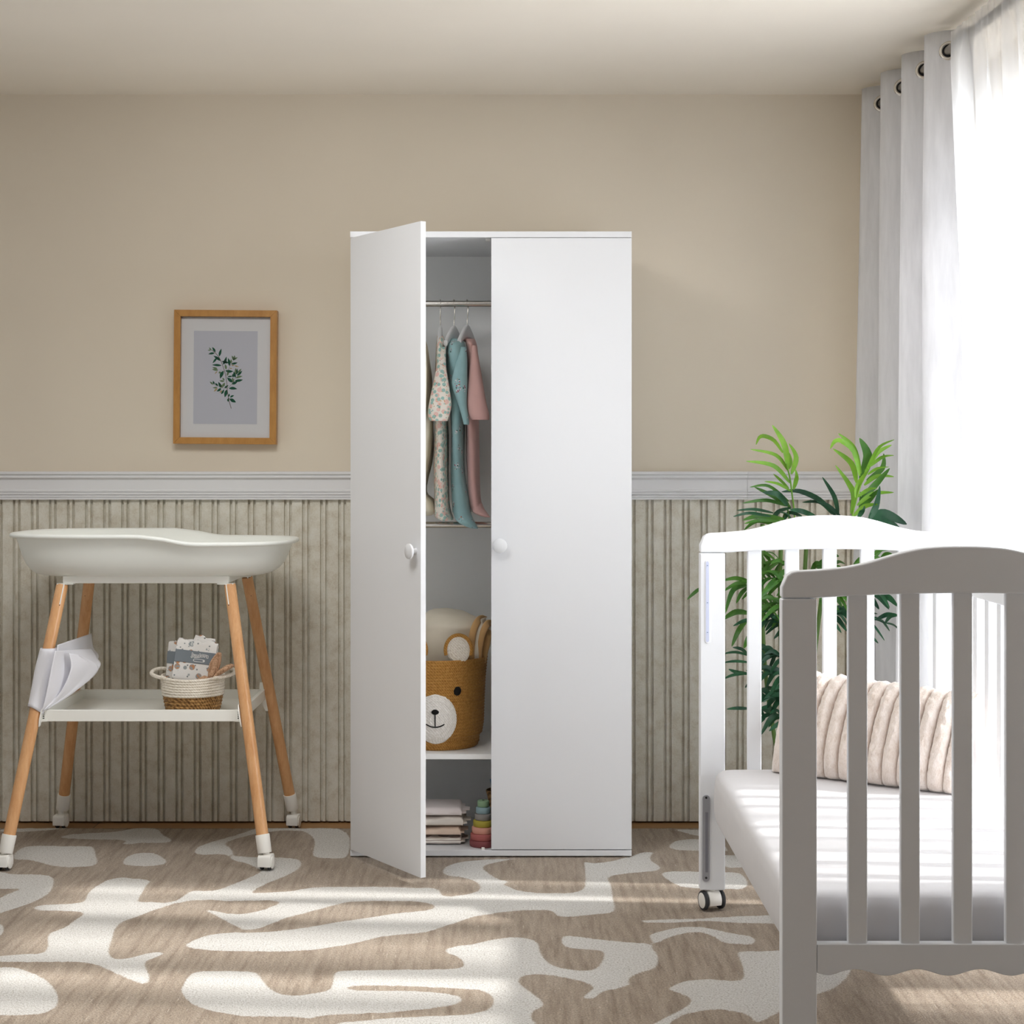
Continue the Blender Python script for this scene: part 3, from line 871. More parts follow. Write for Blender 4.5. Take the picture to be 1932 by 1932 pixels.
def patch(cx_ang, zc, rx, rz, thick, rot=0.0, nr=10, seg=40, dome=1.0):
    """an oval sewn on to the basket: follows the wall"""
    b = B()
    rs = []
    def P(a, z, out):
        r = basket_r(z) + out
        return bc + Vector((r * math.sin(a), -r * math.cos(a), z))
    for i in range(nr, -1, -1):
        t = i / nr
        ring = []
        for k in range(seg):
            q = 2 * PI * k / seg
            dx, dz = rx * t * math.cos(q), rz * t * math.sin(q)
            dx, dz = dx * math.cos(rot) - dz * math.sin(rot), dx * math.sin(rot) + dz * math.cos(rot)
            ring.append(P(cx_ang + dx / 0.136, zc + dz, thick * (1 - t ** 6) * dome + 0.0003 - (0.004 if i == nr else 0)))
        rs.append(ring)
    return rings(b, rs)
FA = -0.03
mz = patch(FA, 0.093, 0.066, 0.0755, 0.010)
obj('muzzle', mz, M_ROPEW, br)
b = B()
for i in range(5):   # sewn coils on the muzzle
    t = 0.22 + 0.17 * i
    path = []
    for k in range(61):
        q = 2 * PI * k / 60
        z = 0.093 + 0.0755 * t * math.sin(q); a = FA + 0.066 * t * math.cos(q) / 0.136
        r = basket_r(z) + 0.0096 * (1 - t ** 6)
        path.append(bc + Vector((r * math.sin(a), -r * math.cos(a), z)))
    tube(b, path, 0.0018, 6, cap=False)
obj('muzzle_coil', b, M_ROPEW, br)
obj('nose', patch(FA + 0.0, 0.1165, 0.0125, 0.0095, 0.0145), M_EMB, br)
b = B()
def on_face(x, z, out):
    a = FA + x / 0.136; r = basket_r(z) + out
    return bc + Vector((r * math.sin(a), -r * math.cos(a), z))
tube(b, [on_face(0, 0.116 - 0.0125 * i / 3 * 3.6 / 1.0 * 0.9, 0.0115) for i in range(4)], 0.0016, 8)
tube(b, [on_face(-0.025 + 0.05 * i / 12, 0.0775 + 0.0085 * abs(-1 + i / 6) ** 2 - 0.0045, 0.0115) for i in range(13)], 0.0017, 8)
obj('mouth', b, M_EMB, br)
for s in (1, -1):
    obj('eye', patch(FA + s * 0.475, 0.174, 0.0118, 0.0140, 0.0028, rot=-0.2 * s), M_EMB, br)
    a = FA + s * 0.5
    c = bc + Vector((0.137 * math.sin(a), -0.137 * math.cos(a) , 0.262))
    b = B()
    ear = []
    for k in range(33):
        q = -0.35 + (PI + 0.7) * k / 32
        ear.append(c + Vector((0.0375 * math.cos(q), 0.004, 0.030 + 0.043 * math.sin(q))))
    tube(b, ear, 0.0058, 10)
    eo = obj('ear', b, M_ROPEB, br)
    b = B()
    lathe(b, [(0.0005, 0.0065), (0.02, 0.006), (0.030, 0.005), (0.034, 0.002), (0.034, -0.004), (0.0005, -0.004)], (0, 0, 0), 36, Matrix.Rotation(PI / 2, 3, 'X'))
    for v in b.verts:
        v.co = Vector((v.co.x, v.co.y, v.co.z * 1.18 + 0.031)) + c + Vector((0, 0.004, 0))
    io = obj('inner_ear', b, M_ROPEC, eo)
    b = B()
    for i in range(4):
        t = 0.007 + 0.007 * i
        tube(b, [c + Vector((t * math.cos(2 * PI * k / 40), -0.0025, 0.031 + 1.18 * t * math.sin(2 * PI * k / 40))) for k in range(41)], 0.0018, 6, cap=False)
    obj('ear_coil', b, M_ROPEC, eo)

# towel in the bear basket
tw = empty('towel', bc + Vector((0, 0, 0.02)), 'cream hooded towel with tan binding, stuffed into the bear basket', 'towel')
obj('towel_bundle', sil(B(), [(1400, 770, 885, 5.035, 0.085), (1300, 762, 895, 5.03, 0.1), (1250, 770, 912, 5.03, 0.11), (1215, 780, 924, 5.03, 0.108), (1190, 788, 926, 5.03, 0.108), (1175, 794, 920, 5.03, 0.11), (1164, 799, 900, 5.035, 0.095), (1154, 806, 872, 5.035, 0.07), (1148.5, 820, 848, 5.035, 0.03)], wob=0.010, seed=21, ex=2.4), M_CREAM, tw)
def band(pts, w, name, mat, thick=0.012):
    b = B()
    P3 = [Vector(p) for p in cr([tuple(at(*p)) for p in pts], 24)]
    rs = []
    for i, p in enumerate(P3):
        t = (P3[min(i + 1, 24)] - P3[max(i - 1, 0)]).normalized()
        s = t.cross(Vector((0, -1, 0))).normalized()
        ring = []
        for k in range(14):
            u, v = sup(w / 2, thick / 2, 2.6, k, 14)
            ring.append(p + s * u + Vector((0, -1, 0)) * v)
        rs.append(ring)
    rings(b, rs)
    return obj(name, b, mat, tw)
band([(889, 1255, 4.925), (889, 1225, 4.92), (892, 1195, 4.91), (899, 1176, 4.92), (907, 1167, 4.95), (915, 1168, 5.02)], 0.02, 'binding', M_TAN, 0.016)
band([(902, 1255, 4.95), (904, 1225, 4.93), (910, 1197, 4.92), (917, 1181, 4.93), (923, 1175, 4.96), (928, 1180, 5.02)], 0.02, 'binding', M_TAN, 0.016)
band([(908, 1255, 4.97), (915, 1225, 4.96), (921, 1200, 4.95), (926, 1190, 4.97)], 0.022, 'binding', M_TAN, 0.02)
band([(896, 1255, 4.94), (897, 1225, 4.93), (902, 1192, 4.925), (909, 1176, 4.94), (917, 1172, 4.99)], 0.024, 'fold', M_CREAM, 0.02)

# ------------------------------------------------------------ folded clothes on the wardrobe floor
M_DOTS, M_STRIPE = dots(), stripes()
M_LILAC = cloth('pale_lilac_cotton', rgb(236, 226, 224), 0.015)
M_PEACH = cloth('peach_cotton', rgb(232, 208, 188), 0.02)
def folded(z0, h, xr, mat, label, seed, tilt, yf=4.862):
    xl = -0.335
    b = B()
    rs = []
    rnd = random.Random(seed)
    n = 40
    for i in range(n + 1):
        t = i / n
        xx = xl + (xr - xl) * t
        e = 1.0 if t < 0.93 else math.sqrt(max(0.0, 1 - ((t - 0.93) / 0.07) ** 2)) * 0.35 + 0.65
        ring = []
        hh = h * e * (0.9 + 0.1 * math.cos(t * 3 + seed))
        zc = z0 + hh / 2 + 0.001
        for k in range(36):
            u, v = sup(0.068, hh / 2, 4.5, k, 36)
            u *= 1.0
            vv = v + (tilt * (t - 0.5) * 0.5 * (1 if v > 0 else 0))
            q = Vector((xx + 0.004 * mnoise.noise(Vector((v * 60, seed, u * 9))) * t, yf + 0.07 + u + 0.004 * mnoise.noise(Vector((t * 5, v * 90, seed))), zc + vv))
            if v > 0: q.z += 0.0025 * mnoise.noise(Vector((t * 6, u * 20, seed + 4)))
            ring.append(q)
        rs.append(ring)
    rings(b, rs)
    root = empty('folded_garment', ((xl + xr) / 2, yf + 0.1, z0), label, 'clothes', 'folded clothes stacked in the wardrobe')
    obj('folded_cloth', b, mat, root)
    # layer ends and a loose sleeve turned in behind the fold
    b = B()
    for j, (dx, dy) in enumerate(((0.012, 0.035), (0.022, 0.065), (0.008, 0.095))):
        rs = []
        for i in range(9):
            t = i / 8
            ring = []
            for k in range(14):
                u, v = sup(0.024, h * (0.20 + 0.12 * rnd.random()) * math.sin(PI * (0.25 + 0.7 * t) ) + 0.001, 2.4, k, 14)
                ring.append(Vector((xr - 0.03 + (0.03 + dx) * t, yf + dy + u, z0 + h * (0.36 + 0.12 * j) * 0.9 + v * 0.8)))
            rs.append(ring)
        rings(b, rs)
    obj('folded_layer', b, mat, root)
    return root
folded(0.020, 0.024, -0.148, M_STRIPE, 'cream folded garment with thin stripes, bottom of the stack on the wardrobe floor', 1, 0.004)
folded(0.046, 0.024, -0.150, M_PEACH, 'plain peach folded garment, on top of the striped one in the stack', 2, 0.012)
folded(0.0725, 0.027, -0.142, M_DOTS, 'cream folded garment with tiny dots, on top of the peach one in the stack', 3, 0.010)
folded(0.1015, 0.027, -0.145, M_LILAC, 'pale lilac white folded garment, topmost of the stack on the wardrobe floor', 4, -0.002)

# ------------------------------------------------------------ stacking toy
tcx, tcy = -0.0826, 4.862
ty = empty('stacking_toy', (tcx, tcy, 0.020), 'stacking toy of seven coloured rings beside the folded clothes in the wardrobe', 'toy')
rad = [0.0395, 0.0372, 0.033, 0.0292, 0.0248, 0.021, 0.017]
cols = [(138, 78, 80), (176, 100, 96), (222, 162, 144), (180, 166, 70), (150, 146, 142), (150, 176, 182), (142, 172, 138)]
for i, (r, c) in enumerate(zip(rad, cols)):
    z = 0.0204 + i * 0.0186
    b = lathe(B(), [(0.004, 0), (r - 0.002, 0), (r, 0.002), (r, 0.0160), (r - 0.002, 0.0182), (0.004, 0.0182)], (tcx, tcy, z), 48)
    obj('ring', b, simple('silicone_%d' % i, rgb(*c), 0.6, 0.25, 0.01, 4), ty)
obj('peg', tube(B(), [(tcx, tcy, 0.021), (tcx, tcy, 0.1508)], 0.0036, 12), M_DARK, ty)
# small round rattan bowl behind the toy, with blue bristles showing
rb = empty('rattan_holder', (-0.032, 5.02, 0.020), 'round brown rattan holder with blue tips, peeking out beside the closed wardrobe door', 'holder')
b = B(); lathe(b, [(0.028, 0.0), (0.032, 0.004), (0.035, 0.06), (0.041, 0.11), (0.046, 0.128), (0.044, 0.130), (0.039, 0.112), (0.032, 0.06), (0.028, 0.006)], (-0.032, 5.02, 0.0203), 40)
obj('rattan_bowl', b, M_GRASS, rb)
M_BLUE = simple('blue_plastic', rgb(92, 150, 184), 0.5, 0.3)
for i, (dx, dy, lx) in enumerate(((0.0, 0.0, -0.012), (0.006, 0.01, -0.005), (-0.004, 0.012, 0.006))):
    obj('stick', tube(B(), [(-0.032 + dx, 5.02 + dy, 0.03), (-0.032 + dx + lx * 1.4, 5.02 + dy, 0.1), (-0.032 + dx + lx * 2.6, 5.02 + dy, 0.182 - 0.006 * i)], 0.0026, 10), M_BLUE, rb)
# ============================================================ changing table with bath top
TX, TY = -1.0375, 4.945
ct = empty('changing_table', (TX, TY, 0.0), 'changing table with cream bath top and beech legs on casters, left of the wardrobe', 'changing table')
def rimz(x):
    t = min(max((x - (TX + 0.005)) / 0.155, 0), 1)
    return 0.9215 - 0.0215 * (t * t * (3 - 2 * t))
rs = []
SEG = 120
for a, bb, f, dz, n in ((0.02, 0.012, 0.0, 0, 2.5), (0.30, 0.150, 0.0, 0, 3.6), (0.318, 0.168, 0.0, 0.001, 3.6), (0.336, 0.187, 0.0, 0.006, 3.6), (0.350, 0.202, 0.10, 0.004, 3.6), (0.363, 0.216, 0.28, 0, 3.6), (0.374, 0.228, 0.5, 0, 3.6), (0.383, 0.238, 0.75, 0, 3.5), (0.389, 0.2445, 1.0, -0.013, 3.5),
                        (0.402, 0.257, 1.0, -0.013, 3.4), (0.4055, 0.2605, 1.0, -0.011, 3.4), (0.407, 0.262, 1.0, -0.0065, 3.4), (0.4055, 0.2605, 1.0, -0.002, 3.4), (0.402, 0.257, 1.0, 0.0, 3.4), (0.392, 0.247, 1.0, -0.001, 3.5), (0.386, 0.241, 1.0, -0.006, 3.5),
                        (0.378, 0.232, 0.75, 0, 3.5), (0.36, 0.212, 0.35, 0, 3.6), (0.335, 0.186, 0.12, 0.003, 3.6), (0.30, 0.15, 0.05, 0.004, 3.6), (0.02, 0.012, 0.04, 0.004, 2.5)):
    ring = []
    for k in range(SEG):
        u, v = sup(a, bb, n, k, SEG)
        x = TX + u
        z0 = 0.798
        z = z0 + (rimz(x) - z0) * f + dz
        ring.append(Vector((x, TY + v, z)))
    rs.append(ring)
obj('bath_tub', rings(B(), rs), M_TUB, ct, angle=80)
b = B()
for x0, x1, y0, y1 in ((TX - 0.234, TX + 0.234, 4.78, 4.80), (TX - 0.234, TX + 0.234, 5.09, 5.11), (TX - 0.234, TX - 0.214, 4.80, 5.09), (TX + 0.214, TX + 0.234, 4.80, 5.09)):
    box(b, x0, x1, y0, y1, 0.7800, 0.8010)
box(b, TX - 0.214, TX + 0.214, 4.80, 5.09, 0.790, 0.7975)
obj('top_frame', b, M_METALW, ct, bevel=0.002)

def lerp(a, b_, t): return a + (b_ - a) * t
def legpt(sx, sy, z):
    t = (0.777 - z) / (0.777 - 0.095)
    ytop, ybot = (4.79, 4.66) if sy < 0 else (5.10, 5.23)
    return Vector((TX + sx * lerp(0.2375, 0.349, t), lerp(ytop, ybot, t), z))
def caster(parent, c, r, wdt, zb, tyre=M_DARK, yaw=0.0, shroud=False):
    """twin wheel caster standing at height zb below point c"""
    M = Matrix.Translation((c.x, c.y, zb)) @ Matrix.Rotation(yaw, 4, 'Z')
    b = B()
    rs = []
    for x in ((-wdt * 0.52, -wdt * 0.48, wdt * 0.44, wdt * 0.48) if shroud else (-wdt * 0.30, -wdt * 0.26, wdt * 0.26, wdt * 0.30)):
        ring = []
        e = (0.94 if abs(x) > wdt * (0.46 if shroud else 0.28) else 1.0) * (1.06 if shroud else 1.0)
        for k in range(28):
            q = 2 * PI * k / 28
            y, z = sup(r * 1.03 * e, r * 1.03 * e, 4.5 if shroud else 2.0, k, 28)
            z = max(z, -r * 0.45)
            if y > 0 and z > 0: y = y
            ring.append(M @ Vector((x, y, r + z)))
        rs.append(ring)
    rings(b, rs)
    tube(b, [M @ Vector((0, 0.0, r * 1.7)), M @ Vector((0, 0.0, c.z - zb + 0.004))], r * 0.42, 16)
    hd = obj('caster_housing', b, M_CAST, parent, bevel=0.0015, angle=50)
    for s in (-1, 1):
        b = B()
        lathe(b, [(r * 0.6, -wdt * 0.09), (r * 0.92, -wdt * 0.09), (r, -wdt * 0.05), (r, wdt * 0.05), (r * 0.92, wdt * 0.09), (r * 0.6, wdt * 0.09)], (0, 0, 0), 32, Matrix.Rotation(PI / 2, 3, 'Y'))
        for v in b.verts: v.co = M @ (v.co + Vector((s * wdt * (0.3 if shroud else 0.41), 0, r)))
        obj('wheel', b, tyre, parent)
        if shroud and s < 0: continue
        b = B()
        lathe(b, [(0.001, s * wdt * 0.105), (r * 0.74, s * wdt * 0.10), (r * 0.8, s * wdt * 0.088), (r * 0.8, s * wdt * 0.02)], (0, 0, 0), 32, Matrix.Rotation(PI / 2, 3, 'Y'))
        for v in b.verts: v.co = M @ (v.co + Vector((s * wdt * (0.44 if shroud else 0.41), 0, r)))
        obj('hub_cap', b, M_CAST, parent)
for sx, sy in ((-1, -1), (1, -1), (-1, 1), (1, 1)):
    top, low_ = legpt(sx, sy, 0.776), legpt(sx, sy, 0.085)
    ax = (low_ - top).normalized()
    b = tube(B(), [top, lerp(top, low_, 0.004), lerp(top, low_, 0.5), low_], [0.0158, 0.0166, 0.0168, 0.0168], 32)
    lg = obj('leg', b, M_BEECH, ct)
    p0, p1 = legpt(sx, sy, 0.096), legpt(sx, sy, 0.047)
    obj('leg_sleeve', tube(B(), [p0, lerp(p0, p1, 0.05), lerp(p0, p1, 0.95), p1], [0.0190, 0.0198, 0.0192, 0.0184], 32), M_CAST, lg)
    zb = 0.0006 if sy < 0 else FLOOR_Z + 0.0006
    caster(lg, Vector((p1.x + 0.004 * sx, p1.y, 0.047)), 0.021, 0.036, zb, M_TYRE, yaw=-0.14, shroud=True)
    # white metal tab let into a slot at the top of the leg
    b = B()
    nrm = Vector((0, -1, 0))
    sl0, sl1 = legpt(sx, sy, 0.7775), legpt(sx, sy, 0.722)
    offx = -0.008 * sx if sy < 0 else 0.004 * sx
    q0, q1 = sl0 + Vector((offx, -0.0152, 0)), sl1 + Vector((offx, -0.0152, 0))
    wv = Vector((0.0016, 0, 0)); dv = Vector((0, 0.006, 0))
    vs = [b.verts.new(p) for p in (q0 - wv, q0 + wv, q0 + wv + dv, q0 - wv + dv, q1 - wv, q1 + wv, q1 + wv + dv, q1 - wv + dv)]
    for f in [(3, 2, 1, 0), (4, 5, 6, 7), (0, 1, 5, 4), (1, 2, 6, 5), (2, 3, 7, 6), (3, 0, 4, 7)]:
        b.faces.new([vs[i] for i in f])
    xa, xb = sorted((sl0.x - sx * 0.034, sl0.x + sx * 0.012))
    box(b, xa, xb, sl0.y - 0.014, sl0.y + 0.014, 0.7772, 0.7800)
    obj('leg_bracket', b, M_METALW, ct)
    b = B(); lathe(b, [(0.0012, 0), (0.0012, 0.004)], q1 + Vector((0, 0.003, -0.002)), 10, Matrix.Rotation(PI / 2, 3, 'X'))
    obj('slot_end', b, M_DARK, lg)
# lower shelf tray
SX, S0, S1 = 0.283, 4.725, 5.165
sh = obj('shelf_panel', box(B(), TX - SX + 0.01, TX + SX - 0.01, S0 + 0.01, S1 - 0.01, 0.3985, 0.4015), M_METALW, ct, smooth=False)
for x0, x1, y0, y1 in ((TX - SX + 0.02, TX + SX - 0.02, S0, S0 + 0.012), (TX - SX + 0.02, TX + SX - 0.02, S1 - 0.012, S1), (TX - SX, TX - SX + 0.012, S0 + 0.012, S1 - 0.012), (TX + SX - 0.012, TX + SX, S0 + 0.012, S1 - 0.012)):
    obj('shelf_rail', box(B(), x0, x1, y0, y1, 0.3975, 0.4295), M_METALW, ct, bevel=0.0015)
for sx in (-1, 1):
    for sy, yy in ((-1, S0), (1, S1 - 0.012)):
        xo, xi = TX + sx * SX, TX + sx * (SX - 0.0205)
        b = B(); box(b, min(xo, xi), max(xo, xi), yy - 0.0004, yy + 0.0124, 0.397, 0.430)
        p = legpt(sx, sy, 0.405)
        # curved plate against the leg
        rs = []
        for i in range(9):
            z = 0.362 + 0.09 * i / 8 if sy > 0 else 0.385 + 0.06 * i / 8
            c = legpt(sx, sy, z)
            w_ = 0.014 * math.sin(PI * (0.12 + 0.76 * i / 8))
            if sy > 0:
                e_ = 0.0165 + 0.013 * math.sin(PI * (0.08 + 0.84 * i / 8)) ** 0.6
                rs.append([c + Vector((-sx * 0.014, -0.011, 0)), c + Vector((-sx * 0.014, -0.007, 0)), c + Vector((-sx * e_, -0.007, 0)), c + Vector((-sx * e_, -0.011, 0))])
                continue
            rs.append([c + Vector((-sx * 0.0175, -w_, 0)), c + Vector((-sx * 0.0175, w_, 0)), c + Vector((-sx * 0.021, w_, 0)), c + Vector((-sx * 0.021, -w_, 0))])
        rings(b, rs)
        box(b, *sorted((xo, p.x - sx * 0.018)), p.y - 0.012 if sy > 0 else p.y + 0.002, p.y + 0.004 if sy > 0 else p.y + 0.012, 0.402, 0.424)
        cb = obj('corner_bracket', b, M_METALW, ct, bevel=0.0008)
        if sy < 0:
            b = B()
            for k in range(4):
                box(b, (xo + xi) / 2 - 0.0024, (xo + xi) / 2 + 0.0024, S0 - 0.0009, S0 - 0.0003, 0.4055 + k * 0.0056, 0.4082 + k * 0.0056)
            obj('vent_slot', b, M_DARK, cb, smooth=False)
b = B(); box(b, -1.052, -0.975, 4.80, 4.855, 0.4016, 0.4023)
obj('sticker', b, simple('grey_sticker', rgb(150, 146, 132), 0.6, 0.2), sh, smooth=False)

# white cloth pouch hung on the two left legs
po = empty('cloth_pouch', (-1.31, 4.85, 0.42), 'white cloth pouch wrapped round the front left leg of the changing table', 'pouch')
b = B()
rs = []
for i in range(20):
    t = i / 19
    py = 1221 + (1337 - 1221) * t
    z0 = 0.600 - 0.172 * t
    c = legpt(-1, -1, z0)
    r = 0.0205 + 0.0015 * math.sin(t * 5)
    ring = []
    for k in range(32):
        q = 2 * PI * k / 32
        ring.append(c + Vector((r * 1.12 * math.cos(q), r * math.sin(q), -0.014 * t * math.sin(q + 0.9) )))
    rs.append(ring)
rings(b, rs, False, False)
obj('leg_sleeve', b, M_WCLOTH, po, solid=0.0014)
def sheet(left, right, nu, nv, fold, seed, name):
    L = cr([tuple(at(*p)) for p in left], nv); R_ = cr([tuple(at(*p)) for p in right], nv)
    b = B()
    g = []
    for j in range(nv + 1):
        row = []
        for i in range(nu + 1):
            u = i / nu
            p = Vector(L[j]) * (1 - u) + Vector(R_[j]) * u
            a = math.sin(PI * u)
            p += Vector((0.10, -1, 0.05)) * (fold * a * (0.55 * math.sin(u * 9 + seed + j / nv * 1.5) + 0.5 * mnoise.noise(Vector((u * 5, j / nv * 3, seed)))))
            row.append(b.verts.new(p))
        g.append(row)
    for j in range(nv):
        for i in range(nu):
            b.faces.new((g[j][i], g[j][i + 1], g[j + 1][i + 1], g[j + 1][i]))
    return obj(name, b, M_WCLOTH, po, solid=0.0012)
sheet([(104, 1228, 4.705), (96, 1265, 4.70), (88, 1305, 4.70), (80, 1340, 4.70)], [(173, 1224, 4.99), (184, 1242, 4.97), (188, 1259, 4.93), (150, 1298, 4.83), (84, 1341, 4.72)], 30, 24, 0.006, 1.0, 'front_panel')
sheet([(108, 1217, 4.74), (106, 1240, 4.74), (100, 1270, 4.74), (92, 1310, 4.73)], [(172.5, 1195, 5.12), (176, 1222, 5.09), (184, 1246, 5.0), (130, 1310, 4.86)], 26, 18, 0.006, 3.0, 'back_panel')
sheet([(130, 1232, 4.76), (134, 1260, 4.76), (118, 1300, 4.75), (92, 1332, 4.73)], [(152, 1236, 4.8), (186, 1262, 4.88), (140, 1306, 4.8), (90, 1338, 4.73)], 18, 18, 0.004, 5.0, 'fold')

# ------------------------------------------------------------ small rope basket on the shelf
kc = Vector((-0.9185, 4.865, 0.4018))
kb = empty('rope_basket', kc, 'small basket with cream rope top and seagrass base on the changing table shelf', 'basket')
kk = [(0.070, 0.0), (0.074, 0.006), (0.078, 0.02), (0.084, 0.053)]
obj('seagrass_base', lathe(B(), coil_profile(kk, 0.0095, 0.003) + [(0.078, 0.053), (0.070, 0.008)], kc, 60), M_GRASS, kb, angle=80)
kk2 = [(0.0865, 0.053), (0.0885, 0.07), (0.0885, 0.09), (0.0905, 0.107)]
def sag(bm):
    for v in bm.verts:
        t = (v.co.x - kc.x) / 0.09
        h = max(0, (v.co.z - kc.z - 0.06) / 0.047)
        v.co.z += 0.006 * h * (abs(t) ** 2 - 0.4)
    return bm
obj('rope_band', sag(lathe(B(), coil_profile(kk2, 0.0077, 0.0022) + [(0.086, 0.108), (0.084, 0.09), (0.082, 0.054)], kc, 60)), M_ROPEC, kb, angle=80)
for s in (-1, 1):
    pts = [(s * 0.070, -0.058, 0.1065), (s * 0.092, -0.042, 0.108), (s * 0.112, -0.022, 0.112), (s * 0.1195, 0.0, 0.116), (s * 0.113, 0.024, 0.121), (s * 0.094, 0.045, 0.122), (s * 0.072, 0.06, 0.114)]
    obj('handle', tube(B(), [Vector(p) + kc for p in cr(pts, 30)], 0.0054, 12), M_ROPEC, kb)

M_MUS = muslin()
M_BAND = simple('grey_paper_band', rgb(122, 130, 136), 0.7, 0.2, 0.02, 8)
M_INK = simple('slate_ink', rgb(96, 104, 110), 0.8, 0.1)
M_LABEL = simple('white_ink', rgb(226, 226, 224), 0.8, 0.1)
def pack(c, w, h, t, roll, yaw, lean, label, front):
    root = empty('muslin_pack', c, label, 'muslin cloths', 'muslin packs in the small basket')
    M = Matrix.Translation(c) @ Matrix.Rotation(yaw, 4, 'Z') @ Matrix.Rotation(lean, 4, 'X') @ Matrix.Rotation(roll, 4, 'Y')
    nl = 4
    for j in range(nl):
        b = B()
        y0 = -t / 2 + t * j / nl
        rs = []
        n = 30
        for i in range(n + 1):
            u = -1 + 2 * i / n
            ring = []
            topz = h / 2 + 0.006 * mnoise.noise(Vector((u * 3.5, j * 2.3, c.x * 40))) - 0.002 * j * (1 if u > 0.3 else 0) + (0.009 * (j % 3) * (1 if -0.2 < u < 0.85 else 0.2) if front else 0)
            for k in range(16):
                a, q = sup(t / nl / 2 * 0.98, 1.0, 3.5, k, 16)
                z = q * (topz if q > 0 else h / 2)
                ring.append(M @ Vector((u * w / 2, y0 + t / nl / 2 + a, z)))
            rs.append(ring)
        rings(b, rs)
        obj('cloth', b, M_MUS, root)
    zb0, zb1 = -0.006, 0.029
    bd = obj('band', box(B(), -w / 2 - 0.0012, w / 2 + 0.0012, -t / 2 - 0.0014, t / 2 + 0.0014, zb0, zb1, M), M_BAND, root, bevel=0.0012)
    if front:
        def text(body, size, off, lift, mat, name):
            cu = bpy.data.curves.new(name, 'FONT')
            cu.body = body; cu.size = size; cu.align_x = 'CENTER'; cu.align_y = 'CENTER'
            cu.offset = off; cu.extrude = 0.0001; cu.space_character = 1.12
            to = bpy.data.objects.new(name, cu)
            COL.objects.link(to)
            bpy.context.view_layer.update()
            me = bpy.data.meshes.new_from_object(to.evaluated_get(bpy.context.evaluated_depsgraph_get()))
            bpy.data.objects.remove(to, do_unlink=True)
            T_ = M @ Matrix.Translation((0.0135, -t / 2 - 0.0015 - lift, 0.0175)) @ Matrix.Rotation(PI / 2, 4, 'X') 
            for v in me.vertices:
                v.co.y += 0.12 * size * math.sin(v.co.x / size * 2.2)
                v.co = T_ @ v.co
            return link(name, me, mat, bd)
        text('juniors', 0.0155, 0.0013, 0.0001, M_LABEL, 'lettering_outline')
        text('juniors', 0.0155, 0.0, 0.0006, M_INK, 'lettering')
        def pill(w_, h_, lift, mat, name, nose=0.0):
            b = B()
            lo_, hi_ = [], []
            for k in range(40):
                u, v = sup(w_ / 2, h_ / 2, 4.0, k, 40)
                p = (0.0125 + u, -t / 2 - 0.0014 - lift, 0.0035 + v - 0.12 * abs(u) ** 1.0 * 0.15)
                lo_.append(M @ Vector(p)); hi_.append(M @ Vector((p[0], p[1] - 0.0002, p[2])))
            rings(b, [lo_, hi_])
            return obj(name, b, mat, bd, smooth=False)
        pill(0.0335, 0.0086, 0.0001, M_LABEL, 'emblem_outline')
        pill(0.0300, 0.0056, 0.0004, M_BAND, 'emblem')
        b = B(); lathe(b, [(0.0032, 0), (0.0032, 0.0003)], (0, 0, 0), 20, Matrix.Rotation(PI / 2, 3, 'X'))
        for v in b.verts: v.co = M @ (v.co + Vector((0.0268, -t / 2 - 0.0021, 0.0038)))
        obj('emblem_dot', b, M_LABEL, bd)
    return root
pack(at(369, 1248, 4.845), 0.116, 0.115, 0.026, math.radians(6.5), math.radians(-2), math.radians(-9), 'front muslin pack with printed cloth and lettered grey band, in the small rope basket', True)
pack(at(334, 1248, 4.887), 0.052, 0.112, 0.022, math.radians(3), math.radians(-12), math.radians(-4), 'muslin pack with plain dark band, tucked behind the lettered pack in the basket', False)
# crocheted bunny toy with ears up
M_CRO = crochet()
bt = empty('bunny_toy', at(402, 1285, 4.84), 'tan crocheted bunny toy with long ears poking out of the small basket', 'soft toy')
b = B(); lathe(b, [(0.001, -0.028), (0.015, -0.024), (0.026, -0.010), (0.028, 0.0), (0.024, 0.014), (0.013, 0.024), (0.001, 0.028)], at(386, 1293, 4.825), 28)
obj('head', b, M_CRO, bt)
obj('ear', sil(B(), [(1285, 391, 400, 4.825, 0.008), (1275, 392, 406, 4.82, 0.009), (1262, 393, 413, 4.82, 0.009), (1250, 396, 417, 4.82, 0.009), (1240, 402, 418, 4.82, 0.008), (1233, 408, 418, 4.82, 0.007), (1231, 411, 415, 4.82, 0.004)], n=24, seg=18), M_CRO, bt)
b = B()
P3 = [Vector(p) for p in cr([tuple(at(*p)) for p in ((398, 1284, 4.82), (408, 1273, 4.82), (420, 1265, 4.82), (432, 1258, 4.825), (442, 1255, 4.83))], 20)]
rr = [0.005, 0.009, 0.0125, 0.0135, 0.0105, 0.002]
tube(b, P3, [float(np.interp(i / 20, [0, .2, .4, .65, .88, 1], rr)) for i in range(21)], 18, flat=0.6)
obj('ear', b, M_CRO, bt)

